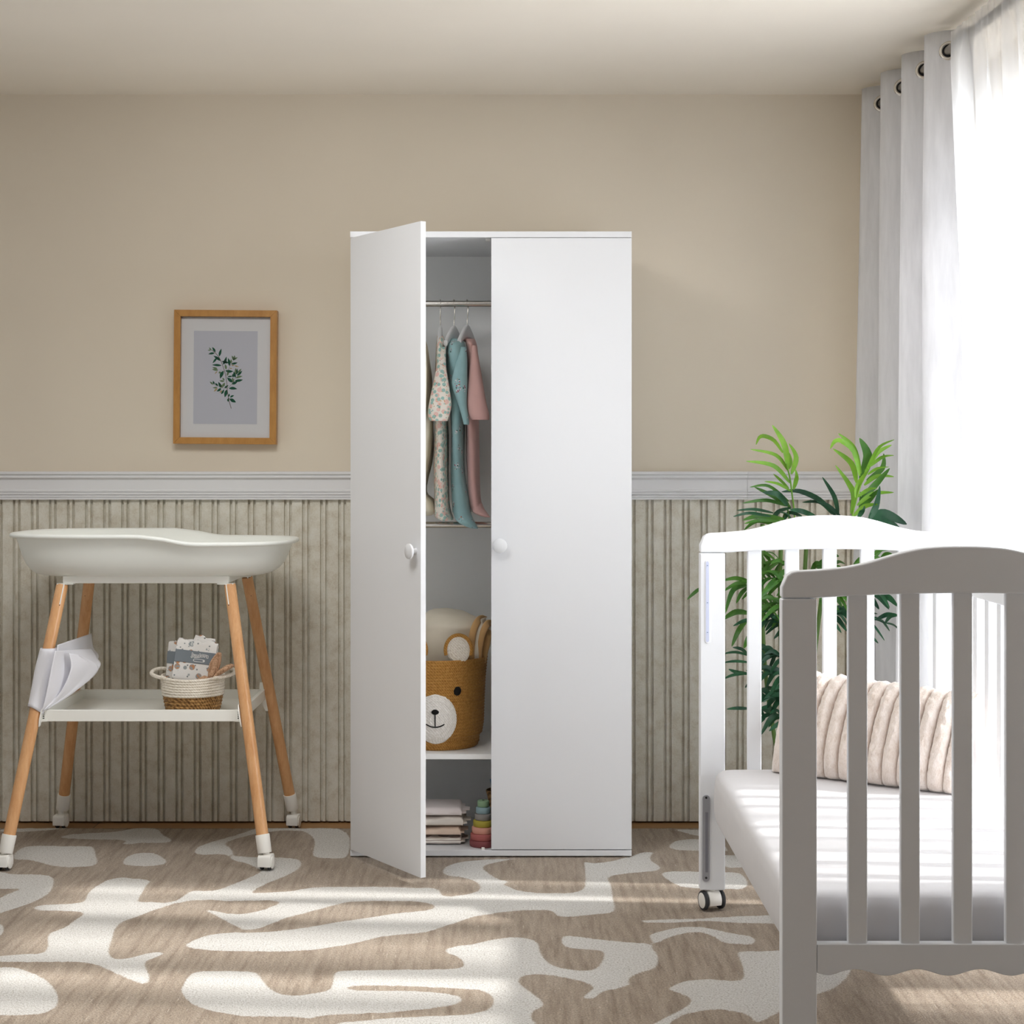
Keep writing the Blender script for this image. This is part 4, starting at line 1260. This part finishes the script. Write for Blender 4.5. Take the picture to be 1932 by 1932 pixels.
# ============================================================ picture
PX, PZ, PW, PH = -0.9015, 1.391, 0.1615, 0.2105
pf = empty('picture_frame', (PX, 5.32, PZ), 'oak framed botanical print of a leafy twig, hung on the beige wall', 'picture')
RM = Matrix.Translation((PX, 0, PZ)) @ Matrix.Rotation(math.radians(0.45), 4, 'Y')
fw, y0, y1 = 0.0205, 5.305, WALL_Y - 0.0005
b = B()
o4 = [(-PW, -PH), (PW, -PH), (PW, PH), (-PW, PH)]
i4 = [(-PW + fw, -PH + fw), (PW - fw, -PH + fw), (PW - fw, PH - fw), (-PW + fw, PH - fw)]
for k in range(4):
    j = (k + 1) % 4
    prism(b, [o4[k], o4[j], i4[j], i4[k]], 'y', y0, y1, RM)
obj('frame', b, M_OAKF, pf, bevel=0.0007)
obj('mat_board', box(B(), -PW + fw - 0.001, PW - fw + 0.001, 5.322, 5.326, -PH + fw - 0.001, PH - fw + 0.001, RM), M_PAPER, pf, smooth=False)
pc = RM.inverted() @ at(425.4, 712.2, 5.322)
pr_ = obj('print', box(B(), pc.x - 0.1003, pc.x + 0.1003, 5.3213, 5.322, pc.z - 0.1465, pc.z + 0.1465, RM), M_PRINT, pf, smooth=False)
obj('glass', box(B(), -PW + fw - 0.001, PW - fw + 0.001, 5.3125, 5.314, -PH + fw - 0.001, PH - fw + 0.001, RM), M_GLASS, pf, smooth=False)
def zp(x, y):
    return at(370 + x / 12.88, 640 + y / 12.88, 5.3211)
def flatleaf(b, x0, y0_, x1, y1_, w, bend=0.0):
    a, c = zp(x0, y0_), zp(x1, y1_)
    t = c - a
    s = Vector((-t.z, 0, t.x)).normalized()
    L, R_ = [], []
    for i in range(9):
        u = i / 8
        h = w / 12.88 / 599 * 0.43 * math.sin(PI * u ** 0.85) * 1.05
        p = a + t * u + s * (bend * t.length * math.sin(PI * u))
        L.append(p + s * h); R_.append(p - s * h)
    vs = [b.verts.new(p) for p in L + R_[::-1][1:-1]]
    r = bmesh.ops.extrude_face_region(b, geom=[b.faces.new(vs)])
    for v in r['geom']:
        if isinstance(v, bmesh.types.BMVert): v.co.y -= 0.00015
D_ = '470,315 390,190 60;450,338 295,365 55;560,420 615,228 65;590,525 420,405 70;510,445 400,585 55;620,640 385,625 60;655,620 740,420 70;790,575 620,535 65;810,650 775,455 70;855,605 1010,570 55;710,765 905,780 75;665,770 585,960 90;885,1050 750,930 85;960,935 915,780 65;990,885 1120,765 60;940,1010 1140,985 70;870,1095 1010,1030 75;795,1195 1000,1210 75;745,1225 695,1415 85;815,1445 970,1535 90;825,1415 925,1365 50;790,1400 805,1320 40;775,1520 800,1420 60;600,1180 540,1035 65;530,1140 455,1065 50;440,1100 405,1010 45;690,1185 785,1115 55;610,1190 500,1270 65;610,1335 680,1215 55;880,900 760,910 40;905,930 890,840 50;985,860 1000,710 50'
L_ = '370,265 315,200 35;360,270 280,270 30;910,520 865,395 50;915,515 935,390 60;920,505 1010,435 40;850,590 850,480 45;730,735 705,605 60;540,750 385,730 55;520,715 390,685 45;600,790 550,830 60;690,1020 565,1005 50;690,1000 640,935 45;415,1105 330,1030 45;640,1180 580,1085 55;640,1160 700,1055 70;520,1165 400,1180 40;970,860 965,695 60;1010,820 1100,715 50;960,945 1130,900 60;900,1050 880,930 60;755,890 790,780 45'
F_ = '860,640 930,635 35;930,640 1040,665 35;810,705 880,715 30;520,775 455,850 28;520,1180 430,1275 50;630,1240 570,1305 45'
for txt, mt in ((D_, M_LEAFD), (L_, M_LEAFL), (F_, M_FLOW)):
    b = B()
    for it in txt.split(';'):
        p, q, w_ = it.split()
        flatleaf(b, *[float(v) for v in p.split(',')], *[float(v) for v in q.split(',')], float(w_), random.uniform(-0.06, 0.06))
    obj('printed_leaves', b, mt, pr_, smooth=False)
b = B()
for line, r in (([(370, 260), (460, 325), (545, 420), (610, 540), (660, 680), (715, 860), (745, 1050), (760, 1250), (785, 1430), (820, 1570), (855, 1685)], 0.0009),
                ([(720, 900), (820, 650), (900, 540)], 0.0004), ([(755, 1205), (860, 1100), (960, 930)], 0.0004), ([(755, 1205), (640, 1180), (430, 1100)], 0.0004), ([(690, 780), (560, 745)], 0.0003)):
    tube(b, [zp(*p) for p in line], r, 6)
obj('printed_twig', b, M_TWIG, pr_)
# ============================================================ cot
CW = 0.652
cr_ = empty('cot', (0.81, 3.62, 0.0), 'white slatted cot with curved ends, open on its left side, on the rug', 'cot')
bell = [(0, .0457), (.1, .0455), (.24, .042), (.37, .032), (.52, .0166), (.65, .0076), (.81, .003), (1, 0)]
def board(xl, yf, dz, th=0.026):
    """one cot end: shaped top rail, two posts, five slats, bottom rail"""
    zc = 0.9433 + dz
    half = CW / 2
    up, dn = [], []
    r = 0.028
    N_ = 72
    for i in range(N_ + 1):
        u = -1 + 2 * i / N_
        z = zc + float(np.interp(abs(u), [q[0] for q in bell], [q[1] for q in bell]))
        e = (1 - abs(u)) * half
        if e < r:
            z = z - r + math.sqrt(max(0.0, r * r - (r - e) ** 2))
        up.append((xl + half + u * half, z))
    up = [(xl, zc - 0.047)] + [up[0]] + up[1:-1] + [up[-1]] + [(xl + CW, zc - 0.047)]
    for i in range(25):
        u = 1 - 2 * i / 24
        dn.append((xl + half + u * (half - 0.066), zc - 0.047 + 0.0085 * (1 - abs(u) ** 2)))
    # smooth the bell
    sm = [p for p in up]
    for _ in range(3):
        sm = [sm[0], sm[1]] + [(sm[i][0], (sm[i - 1][1] + 2 * sm[i][1] + sm[i + 1][1]) / 4) if 6 < i < len(sm) - 7 else sm[i] for i in range(2, len(sm) - 2)] + [sm[-2], sm[-1]]
    b = B()
    prism(b, sm + dn, 'y', yf, yf + th)
    obj('top_rail', b, M_CRIB, cr_, bevel=0.004, seg=3, angle=40)
    zr = zc - 0.0475
    posts = []
    for x in (xl, xl + CW - 0.063):
        posts.append(obj('post', box(B(), x, x + 0.063, yf - 0.001, yf + th + 0.004, 0.052, zr - 0.0008), M_CRIB, cr_, bevel=0.003))
    for k in range(5):
        x = xl + 0.1197 + 0.0942 * k
        obj('slat', box(B(), x, x + 0.0352, yf + 0.006, yf + 0.02, 0.262 + dz, zr + 0.012), M_CRIB, cr_, bevel=0.003)
    # bottom rail with a scalloped lower edge
    xa, xb = xl + 0.0635, xl + CW - 0.0635
    pts = [(xa, 0.2765 + dz), (xb, 0.2765 + dz)]
    pr2 = []
    for i in range(97):
        x = xb + (xa - xb) * i / 96
        pr2.append((x, 0.2255 + dz - 0.0058 * math.cos(2 * PI * (x - xa - 0.012) / 0.112) * min(1, (x - xa) / 0.03 + 0.25)))
    b = B(); prism(b, pts + pr2, 'y', yf + 0.001, yf + 0.025)
    obj('bottom_rail', b, M_CRIB, cr_, bevel=0.002, angle=40)
    for p, x in zip(posts, (xl, xl + CW - 0.063)):
        c = Vector((x + 0.0315, yf + 0.016, 0.053))
        caster(p, c, 0.0245, 0.056, 0.0006, M_TYRE, yaw=0.35)
    return posts
FY, NY = 4.222, 3.022
XFL, XNL = 0.4698, 0.4826
fp = board(XFL, FY, 0.0)
board(XNL, NY, -0.0186)
# guide track and latch hardware on the far left post
def stad(bm, x0, x1, z0, z1, ya, yb):
    r = (x1 - x0) / 2
    pts = [((x0 + x1) / 2 + r * math.cos(PI * k / 12), z1 - r + r * math.sin(PI * k / 12)) for k in range(13)] + [((x0 + x1) / 2 + r * math.cos(PI + PI * k / 12), z0 + r + r * math.sin(PI + PI * k / 12)) for k in range(13)]
    return prism(bm, pts, 'y', ya, yb)
px_ = lambda x: (x - HX) * FY / F
pz_ = lambda y: CZ - (y - HY) * FY / F
gt = obj('guide_track', stad(B(), px_(1329.5), px_(1341), pz_(1214), pz_(1057), FY - 0.0022, FY), M_CRIB, fp[0], bevel=0.0006)
obj('track_insert', stad(B(), px_(1331.6), px_(1337.5), pz_(1211), pz_(1059), FY - 0.0028, FY - 0.0015), M_TRACK, fp[0])
b = B()
for y in (1067, 1137, 1193):
    lathe(b, [(0.0014, 0), (0.0014, 0.001)], (px_(1334.6), FY - 0.0026, pz_(y)), 12, Matrix.Rotation(PI / 2, 3, 'X'))
obj('track_screw', b, simple('blue_grey_screw', rgb(120, 140, 170), 0.4), fp[0])
b = B(); stad(b, px_(1325.2), px_(1338.8), pz_(1663), pz_(1499.5), FY - 0.004, FY)
la = obj('latch', b, M_LATCH, fp[0], bevel=0.001)
b = B(); box(b, px_(1330.5), px_(1335.5), FY - 0.0048, FY - 0.0036, pz_(1645), pz_(1532))
obj('latch_channel', b, simple('dark_zinc', rgb(126, 126, 134), 0.5), fp[0])
b = B()
for y in (1504.5, 1655.5):
    lathe(b, [(0.0028, 0), (0.0028, 0.0012)], (px_(1332), FY - 0.0038, pz_(y)), 16, Matrix.Rotation(PI / 2, 3, 'X'))
obj('latch_bolt', b, M_DARK, fp[0])
# right side rail with slats
sx_ = 1.098
obj('side_rail', box(B(), sx_, sx_ + 0.022, NY + 0.031, FY - 0.001, 0.800, 0.838), M_CRIB, cr_, bevel=0.004)
obj('side_rail', box(B(), sx_, sx_ + 0.022, NY + 0.031, FY - 0.001, 0.235, 0.275), M_CRIB, cr_, bevel=0.004)
y = NY + 0.10
while y < FY - 0.05:
    obj('side_slat', box(B(), sx_ + 0.004, sx_ + 0.018, y, y + 0.034, 0.270, 0.804), M_CRIB, cr_, bevel=0.003)
    y += 0.0985
# mattress base
obj('mattress_base', box(B(), 0.510, 1.090, NY + 0.034, FY - 0.006, 0.226, 0.240), M_CRIB, cr_, bevel=0.002)

# mattress in a fitted sheet, sagging slightly towards the near end
def mz_(yy): return -0.020 * (1 - (yy - 3.06) / 1.14)
b = B()
x0, x1, ya, yb = 0.494, 1.094, NY + 0.036, FY - 0.004
zt, zb = 0.361, 0.2405
rs = []
nU = 44
secs = [(0.012, zb), (0.004, zb + 0.004), (0.0, zb + 0.02), (0.0, zb + 0.06), (0.001, zt - 0.03), (0.006, zt - 0.012), (0.014, zt - 0.004), (0.03, zt - 0.0008), (0.06, zt)]
for ins, z in secs:
    ring = []
    hx, hy = (x1 - x0) / 2 - ins, (yb - ya) / 2 - ins
    for k in range(160):
        u, v = sup(hx, hy, 18, k, 160)
        xx, yy = (x0 + x1) / 2 + u, (ya + yb) / 2 + v
        wv = 0.0
        if zb + 0.01 < z < zt - 0.006:
            wv = 0.0035 * mnoise.noise(Vector((xx * 14, yy * 14, z * 26))) + (0.002 * math.sin(u * 60 + z * 90) if v < 0 and abs(u) < hx * 0.98 else 0)
        q = Vector((xx, yy, z + (mz_(yy) if z > zb + 0.03 else 0)))
        if v < -hy * 0.9: q.y += abs(wv)
        else: q.x += wv if u > 0 else abs(wv)
        ring.append(q)
    rs.append(ring)
for f in (0.8, 0.55, 0.3, 0.08):
    base_ = rs[len(secs) - 1]
    c = Vector(((x0 + x1) / 2, (ya + yb) / 2, 0))
    ring = []
    for p in base_:
        q = c + (p - c) * f
        q.z = zt + mz_(q.y) + 0.0016 * mnoise.noise(Vector((q.x * 7, q.y * 9, 2.0)))
        ring.append(q)
    rs.append(ring)
rings(b, rs)
tag(obj('mattress', b, M_SHEET, angle=80), 'cot mattress in a smooth white fitted sheet, lying in the cot', 'mattress')

# plush channelled cushion leaning at the far end of the cot
pa, pb = Vector((0.646, 4.150, 0)), Vector((1.035, 3.880, 0))
dv = (pb - pa); Lc = dv.length; dv.normalize()
nv = Vector((dv.y, -dv.x, 0))          # towards the camera
cz0 = 0.361 + mz_(4.0) + 0.003
Hc, lean = 0.252, math.radians(17)
upv = Vector((0, 0, math.cos(lean))) - nv * math.sin(lean)
nrm_ = nv * math.cos(lean) + Vector((0, 0, math.sin(lean)))
NU, NV, CH = 208, 56, 13
b = B()
def cush(u, v, s):
    w1 = max(0.0, 1 - abs(2 * u - 1) ** 5) ** 0.5
    w2 = max(0.0, 1 - abs(2 * v - 1) ** 3.0) ** 0.5
    ph = (u * CH) % 1.0
    ch = math.sqrt(max(0.0, 1 - (2 * ph - 1) ** 2))
    th_ = 0.056 * w1 * w2 * (0.66 + 0.34 * ch) + 0.004 * ch
    edge = 0.006 * ch
    bulge = 0.018 * math.sin(PI * v)
    skew = 0.016 * (v - 0.5) + 0.012 * v ** 3 - bulge * (0.5 - u) * 0.5
    p = pa + dv * (u * Lc + skew) + upv * (v * (Hc - 0.024 * u) * 1.0 + (edge if v > 0.5 else -edge) * abs(2 * v - 1) ** 6) + nrm_ * (s * th_)
    p += Vector((0, 0, cz0)) - nv * 0.0
    n3 = mnoise.noise(p * 55) * 0.0026 + mnoise.noise(p * 140) * 0.0026
    return p + nrm_ * (s * n3) + upv * n3
grid = {}
for s in (1, -1):
    for i in range(NU + 1):
        for j in range(NV + 1):
            if s == -1 and (i in (0, NU) or j in (0, NV)):
                grid[(s, i, j)] = grid[(1, i, j)]
            else:
                p = cush(i / NU, j / NV, s)
                p.z = max(p.z, 0.361 + mz_(p.y) + 0.0022)
                grid[(s, i, j)] = b.verts.new(p)
for s in (1, -1):
    for i in range(NU):
        for j in range(NV):
            q = [grid[(s, i, j)], grid[(s, i + 1, j)], grid[(s, i + 1, j + 1)], grid[(s, i, j + 1)]]
            if len(set(q)) == 4: b.faces.new(q if s == 1 else q[::-1])
tag(obj('cushion', b, fur(), angle=180), 'plush beige cushion with vertical channels, propped on the cot mattress', 'cushion')

# ============================================================ curtains
def rodx(y): return 1.128 + (5.15 - y) * 0.052
rz_ = 2.217
rod = empty('curtain_rod', (rodx(4.2), 4.2, rz_), 'satin metal curtain rod running above the window', 'curtain rod')
obj('rod', tube(B(), [(rodx(5.30), 5.30, rz_), (rodx(2.35), 2.35, rz_)], 0.0125, 20), M_ROD, rod)
for y in (5.10, 2.45):
    b = B(); box(b, rodx(y) - 0.004, RW, y - 0.008, y + 0.008, rz_ - 0.008, rz_ + 0.006)
    obj('rod_bracket', b, M_ROD, rod, bevel=0.002)
M_CUR = curtain_mat()
cu = empty('eyelet_curtain', (1.13, 4.85, 0.0), 'opaque white eyelet curtain gathered at the far end of the window', 'curtain')
Yg = [5.148, 4.925, 4.705, 4.495]       # eyelets facing the room
P_ = 0.218
ytop = 5.148 + 0.25 * P_
def cur_pt(s, z):
    """s runs along the fold phase, 0 at the far edge"""
    yy = ytop - s * P_
    h = (2.272 - z) / 2.25
    A = 0.047 + 0.010 * h
    ph = 2 * PI * s
    k = math.cos(ph)
    k = math.copysign(abs(k) ** 0.8, k)
    x = rodx(yy) - A * k - 0.030 * h * (1 if s < 0.5 else 0.3) + 0.006 * mnoise.noise(Vector((s * 2, z * 1.3, 4))) * h * 2
    yq = yy + 0.006 * h * math.sin(ph * 0.5 + 1) + 0.012 * mnoise.noise(Vector((s * 1.4, z * 0.8, 9))) * h
    return Vector((x, min(yq, 5.292), z))
b = B()
zs = [0.004 + (2.272 - 0.004) * j / 40 for j in range(41)]
g = [[b.verts.new(cur_pt(i * 3.5 / 120, z)) for i in range(121)] for z in zs]
for j in range(40):
    for i in range(120):
        b.faces.new((g[j][i], g[j][i + 1], g[j + 1][i + 1], g[j + 1][i]))
obj('curtain_cloth', b, M_CUR, cu, solid=0.0016)
for n_, s in enumerate((0.25, 0.75, 1.25, 1.75, 2.25, 2.75, 3.25)):
    c = cur_pt(s, rz_)
    t = (cur_pt(s + 0.04, rz_) - cur_pt(s - 0.04, rz_)).normalized()
    nn = t.cross(Vector((0, 0, 1))).normalized()
    b = B()
    rs = []
    for k in range(33):
        q = 2 * PI * k / 32
        ctr = c + t * (0.021 * math.cos(q)) + Vector((0, 0, 0.021 * math.sin(q)))
        rad_ = (ctr - c).normalized()
        rs.append([ctr + rad_ * (0.0052 * math.cos(2 * PI * m / 8)) + nn * (0.0036 * math.sin(2 * PI * m / 8)) for m in range(8)])
    rings(b, rs, False, False)
    eo = obj('eyelet', b, M_STEEL, cu)
    b = B()
    lathe(b, [(0.0165, 0.0016), (0.0165, -0.0016)], (0, 0, 0), 28)
    rt = nn.to_track_quat('Z', 'Y').to_matrix()
    for v in b.verts: v.co = rt @ v.co + c
    obj('eyelet_hole', b, M_DARK, eo)
# sheer, gathered on the same rod
M_SHR = sheer_mat()
b = B()
ys = [4.432 - 1.92 * i / 420 for i in range(421)]
def sheer_pt(y, z):
    h = (2.24 - z) / 2.2
    a = 0.004 + 0.028 * min(1, max(0, h - 0.01) * 4)
    w_ = math.sin(y * 62 + 2.2 * mnoise.noise(Vector((y * 4, 0, 1)))) * 0.6 + math.sin(y * 27 + 1.0) * 0.5 + 0.5 * mnoise.noise(Vector((y * 14, z * 0.6, 3)))
    x = rodx(y) - 0.0165 + 0.036 * min(1.0, max(0.0, 2.2 - z) / 0.7) + a * w_
    if z > 2.15:
        k = min(1.0, (z - 2.15) / 0.045) ** 1.5
        x = x * (1 - k) + (rodx(y) - 0.0165 - 0.003 * math.sin(y * 130) - 0.004 * abs(mnoise.noise(Vector((y * 30, 1, 2))))) * k
    return Vector((x, y, z))
zs = [0.01 + (2.15 - 0.01) * j / 26 for j in range(27)] + [2.17, 2.19, 2.20, 2.21, 2.22, 2.23, 2.24, 2.247]
g = [[b.verts.new(sheer_pt(y, z)) for y in ys] for z in zs]
for j in range(len(zs) - 1):
    for i in range(420):
        b.faces.new((g[j][i], g[j][i + 1], g[j + 1][i + 1], g[j + 1][i]))
tag(obj('sheer_curtain', b, M_SHR, angle=180), 'bright white sheer curtain hanging across the window beside the cot', 'curtain')

# ============================================================ potted palm behind the cot
pl = empty('potted_palm', (0.80, 4.80, 0.0), 'artificial bamboo palm with long green leaves behind the cot', 'plant')
b = B(); lathe(b, [(0.10, 0.0), (0.105, 0.004), (0.128, 0.17), (0.133, 0.175), (0.133, 0.19), (0.122, 0.19), (0.12, 0.16), (0.1, 0.02)], (0.80, 4.80, 0.0006), 48)
pot = obj('pot', b, M_POT, pl)
b = B(); lathe(b, [(0.001, 0.0), (0.118, 0.0), (0.119, 0.02), (0.001, 0.024)], (0.80, 4.80, 0.14), 36)
obj('soil', b, M_SOIL, pl)
rl = random.Random(11)
def leaf(b, pts, w, roll=0.0, n=12):
    P3 = [Vector(p) for p in cr([tuple(p) for p in pts], n)]
    rows = []
    for i, p in enumerate(P3):
        u = i / n
        t = (P3[min(i + 1, n)] - P3[max(i - 1, 0)]).normalized()
        view = (Vector((0, 0, CZ)) - p).normalized()
        view = (Matrix.Rotation(roll, 3, t) @ Vector((0.0, -1.0, 0.35))).normalized()
        s = t.cross(view)
        if s.length < 1e-4: s = Vector((1, 0, 0))
        s.normalize()
        nn = s.cross(t).normalized()
        h = w / 2 * (math.sin(PI * min(1, u * 0.94 + 0.05)) ** 0.75) * (1 - 0.25 * u) + 0.0004
        rows.append([b.verts.new(p + s * h + nn * h * 0.28), b.verts.new(p), b.verts.new(p - s * h + nn * h * 0.28)])
    for a, c in zip(rows[:-1], rows[1:]):
        b.faces.new((a[0], a[1], c[1], c[0])); b.faces.new((a[1], a[2], c[2], c[1]))
def traced(groups, oy, d0, mat, rachis=None, sc=4.493):
    b = B()
    for it in groups:
        *pts, w = it
        dj = rl.uniform(-0.05, 0.05)
        out = []
        for i, (x, y) in enumerate(pts):
            u = i / (len(pts) - 1)
            out.append(at(1290 + x / sc, oy + y / sc, d0 + dj * u + 0.02 * math.sin(PI * u)))
        leaf(b, out, w / sc / 660 * 1.1, rl.uniform(-0.5, 0.5))
    if rachis:
        tube(b, [Vector(p) for p in cr([tuple(at(1290 + x / sc, oy + y / sc, d0)) for x, y in rachis], 16)], 0.0022, 8)
    return obj('frond', b, mat, pl, angle=180, solid=0.0)
traced([((885, 430), (850, 220), (750, 55), 52), ((840, 290), (770, 190), (690, 150), (640, 160), (613, 220), 36), ((885, 440), (780, 310), (565, 260), 32), ((900, 545), (760, 400), (530, 360), 38),
        ((910, 470), (950, 330), (890, 210), 46), ((930, 600), (955, 510), (945, 430), 36), ((905, 612), (800, 555), (685, 533), 30), ((890, 590), (820, 520), (760, 468), 22), ((880, 430), (905, 370), (895, 290), 34)],
       790, 4.72, M_PLL, [(940, 900), (935, 770), (918, 640), (900, 500), (868, 380)])
traced([((905, 750), (760, 660), (600, 580), 42), ((890, 700), (720, 570), (560, 580), 24), ((880, 740), (700, 690), (500, 715), 30), ((850, 850), (640, 825), (500, 860), 42), ((850, 875), (650, 862), (515, 890), 30),
        ((900, 760), (840, 690), (735, 640), 40), ((760, 900), (620, 870), (510, 945), 34)], 790, 4.70, M_PLM, [(930, 1000), (900, 880), (880, 760)])
traced([((760, 800), (600, 770), (450, 778), 26), ((740, 830), (560, 800), (420, 830), 24), ((910, 760), (800, 800), (735, 895), 55), ((1000, 830), (900, 800), (850, 860), 40), ((1120, 830), (1000, 785), (900, 770), 42), ((880, 740), (800, 640), (670, 625), 48)], 790, 4.67, M_PLD, [(930, 980), (900, 830), (820, 790)])
traced([((1290, 825), (1150, 690), (980, 615), (830, 620), 46), ((1310, 815), (1275, 660), (1175, 495), 38), ((1255, 810), (1150, 712), (1005, 710), 36), ((1330, 830), (1230, 740), (1130, 700), 30)], 790, 4.74, M_PLD, [(1330, 950), (1310, 880), (1290, 815)])
traced([((1420, 805), (1440, 650), (1390, 540), (1285, 395), 46), ((1465, 545), (1420, 380), (1265, 255), 46), ((1490, 485), (1440, 280), (1340, 195), (1280, 195), (1242, 255), 46), ((1500, 465), (1440, 250), (1310, 125), 40),
        ((1500, 560), (1580, 380), (1660, 240), (1785, 178), 28), ((1560, 425), (1640, 290), (1762, 222), 36), ((1580, 405), (1680, 330), (1782, 312), 30), ((1560, 475), (1640, 425), (1740, 410), 28), ((1530, 565), (1640, 490), (1782, 492), 38),
        ((1470, 735), (1600, 640), (1780, 625), 36), ((1440, 825), (1530, 745), (1645, 725), 38), ((1460, 670), (1480, 560), (1560, 440), 46), ((1470, 665), (1560, 605), (1640, 590), 30)],
       790, 4.60, M_PLL, [(1420, 980), (1430, 820), (1465, 680), (1500, 560), (1545, 430)])
traced([((1500, 525), (1560, 330), (1490, 165), 78), ((1550, 525), (1680, 420), (1695, 295), 46), ((1500, 685), (1620, 560), (1745, 420), 56), ((1490, 745), (1570, 690), (1650, 600), 50)], 790, 4.62, M_PLM, [(1480, 900), (1490, 745), (1500, 620)])
traced([((1570, 860), (1700, 812), (1890, 895), 88), ((1570, 850), (1625, 740), (1660, 570), 62), ((1480, 840), (1510, 790), (1530, 740), 40), ((1640, 880), (1740, 880), (1840, 940), 50)], 790, 4.58, M_PLD, [(1560, 960), (1570, 850), (1590, 800)])
# fronds seen between the slats
traced([((560, 165), (440, 138), (335, 158), 34), ((560, 175), (450, 185), (335, 250), 34), ((550, 200), (420, 240), (352, 435), 42), ((550, 215), (490, 265), (445, 352), 34), ((560, 440), (440, 428), (330, 490), 50), ((550, 480), (470, 580), (408, 718), 46),
        ((560, 600), (530, 680), (508, 732), 40), ((200, 200), (110, 250), (30, 320), 34), ((620, 200), (560, 170), (480, 165), 30)], 1060, 4.72, M_PLM, [(830, 520), (700, 330), (580, 200), (480, 150)])
traced([((560, 800), (440, 768), (330, 782), 28), ((560, 855), (440, 845), (330, 857), 28), ((550, 800), (490, 742), (415, 725), 30), ((560, 950), (450, 935), (380, 910), 30), ((560, 945), (430, 960), (335, 995), 32), ((560, 1245), (450, 1243), (365, 1250), 30), ((600, 500), (520, 500), (420, 545), 36)], 1060, 4.70, M_PLD, [(640, 1400), (560, 1245), (560, 950), (555, 800)])
def fan(x0, y0, d0, n, spread, mat, length, w=40, dirx=-1, sag=60, oy=1060):
    b = B()
    end = (x0 + dirx * length * 0.8, y0 - 40)
    for i in range(n):
        t = i / (n - 1)
        bx, by = x0 + (end[0] - x0) * t, y0 + (end[1] - y0) * t - 50 * math.sin(PI * t)
        for s in (-1, 1):
            ang = math.radians(rl.uniform(18, 50)) * s
            L = rl.uniform(0.5, 0.9) * length * 0.8
            cx, cy = bx + dirx * L * 0.5 * math.cos(ang), by + L * 0.5 * math.sin(ang) - 14
            tx, ty_ = bx + dirx * L * math.cos(ang * 0.8), by + L * math.sin(ang) + rl.uniform(0.2, 1) * sag
            dj = rl.uniform(-0.09, 0.07)
            leaf(b, [at(1290 + bx / 4.493, oy + by / 4.493, d0), at(1290 + cx / 4.493, oy + cy / 4.493, d0 + dj * 0.5), at(1290 + tx / 4.493, oy + ty_ / 4.493, d0 + dj)], rl.uniform(0.8, 1.2) * w / 4.493 / 660, rl.uniform(-0.8, 0.8))
    tube(b, [at(1290 + (x0 + (end[0] - x0) * t) / 4.493, oy + (y0 + (end[1] - y0) * t - 50 * math.sin(PI * t)) / 4.493, d0) for t in [k / 10 for k in range(11)]], 0.002, 8)
    return obj('frond', b, mat, pl, angle=180)
fan(900, 60, 4.74, 6, 1, M_PLM, 260)
fan(900, 210, 4.70, 7, 1, M_PLM, 300)
fan(900, 420, 4.72, 7, 1, M_PLM, 290)
fan(880, 560, 4.76, 6, 1, M_PLD, 260)
fan(900, 860, 4.72, 6, 1, M_PLD, 260, 44)
fan(900, 1010, 4.74, 5, 1, M_PLD, 260, 48)
fan(900, 1200, 4.70, 6, 1, M_PLD, 260, 56)
fan(880, 1360, 4.74, 5, 1, M_PLD, 240, 44)
fan(1080, 80, 4.78, 5, 1, M_PLM, 220, 46, 1)
fan(1200, 500, 4.60, 6, 1, M_PLD, 230, 50, 1)
fan(1150, 340, 4.60, 6, 1, M_PLM, 260, 50, 1)
fan(1440, 30, 4.60, 6, 1, M_PLM, 280, 42, 1)
fan(1480, 330, 4.60, 5, 1, M_PLD, 260, 44, 1)
fan(1480, 560, 4.60, 4, 1, M_PLD, 280, 40, 1)
for pts in ([(0.80, 4.80, 0.15), (0.76, 4.77, 0.6), (0.755, 4.74, 0.9), (0.765, 4.72, 0.98)], [(0.82, 4.80, 0.15), (0.84, 4.74, 0.5), (0.86, 4.66, 0.8), (0.872, 4.62, 0.96)], [(0.78, 4.81, 0.15), (0.72, 4.78, 0.5), (0.70, 4.74, 0.8), (0.70, 4.72, 0.95)], [(0.81, 4.82, 0.15), (0.82, 4.79, 0.6), (0.83, 4.76, 0.9)]):
    obj('cane', tube(B(), [Vector(p) for p in cr(pts, 20)], 0.006, 10), M_CANE, pl)
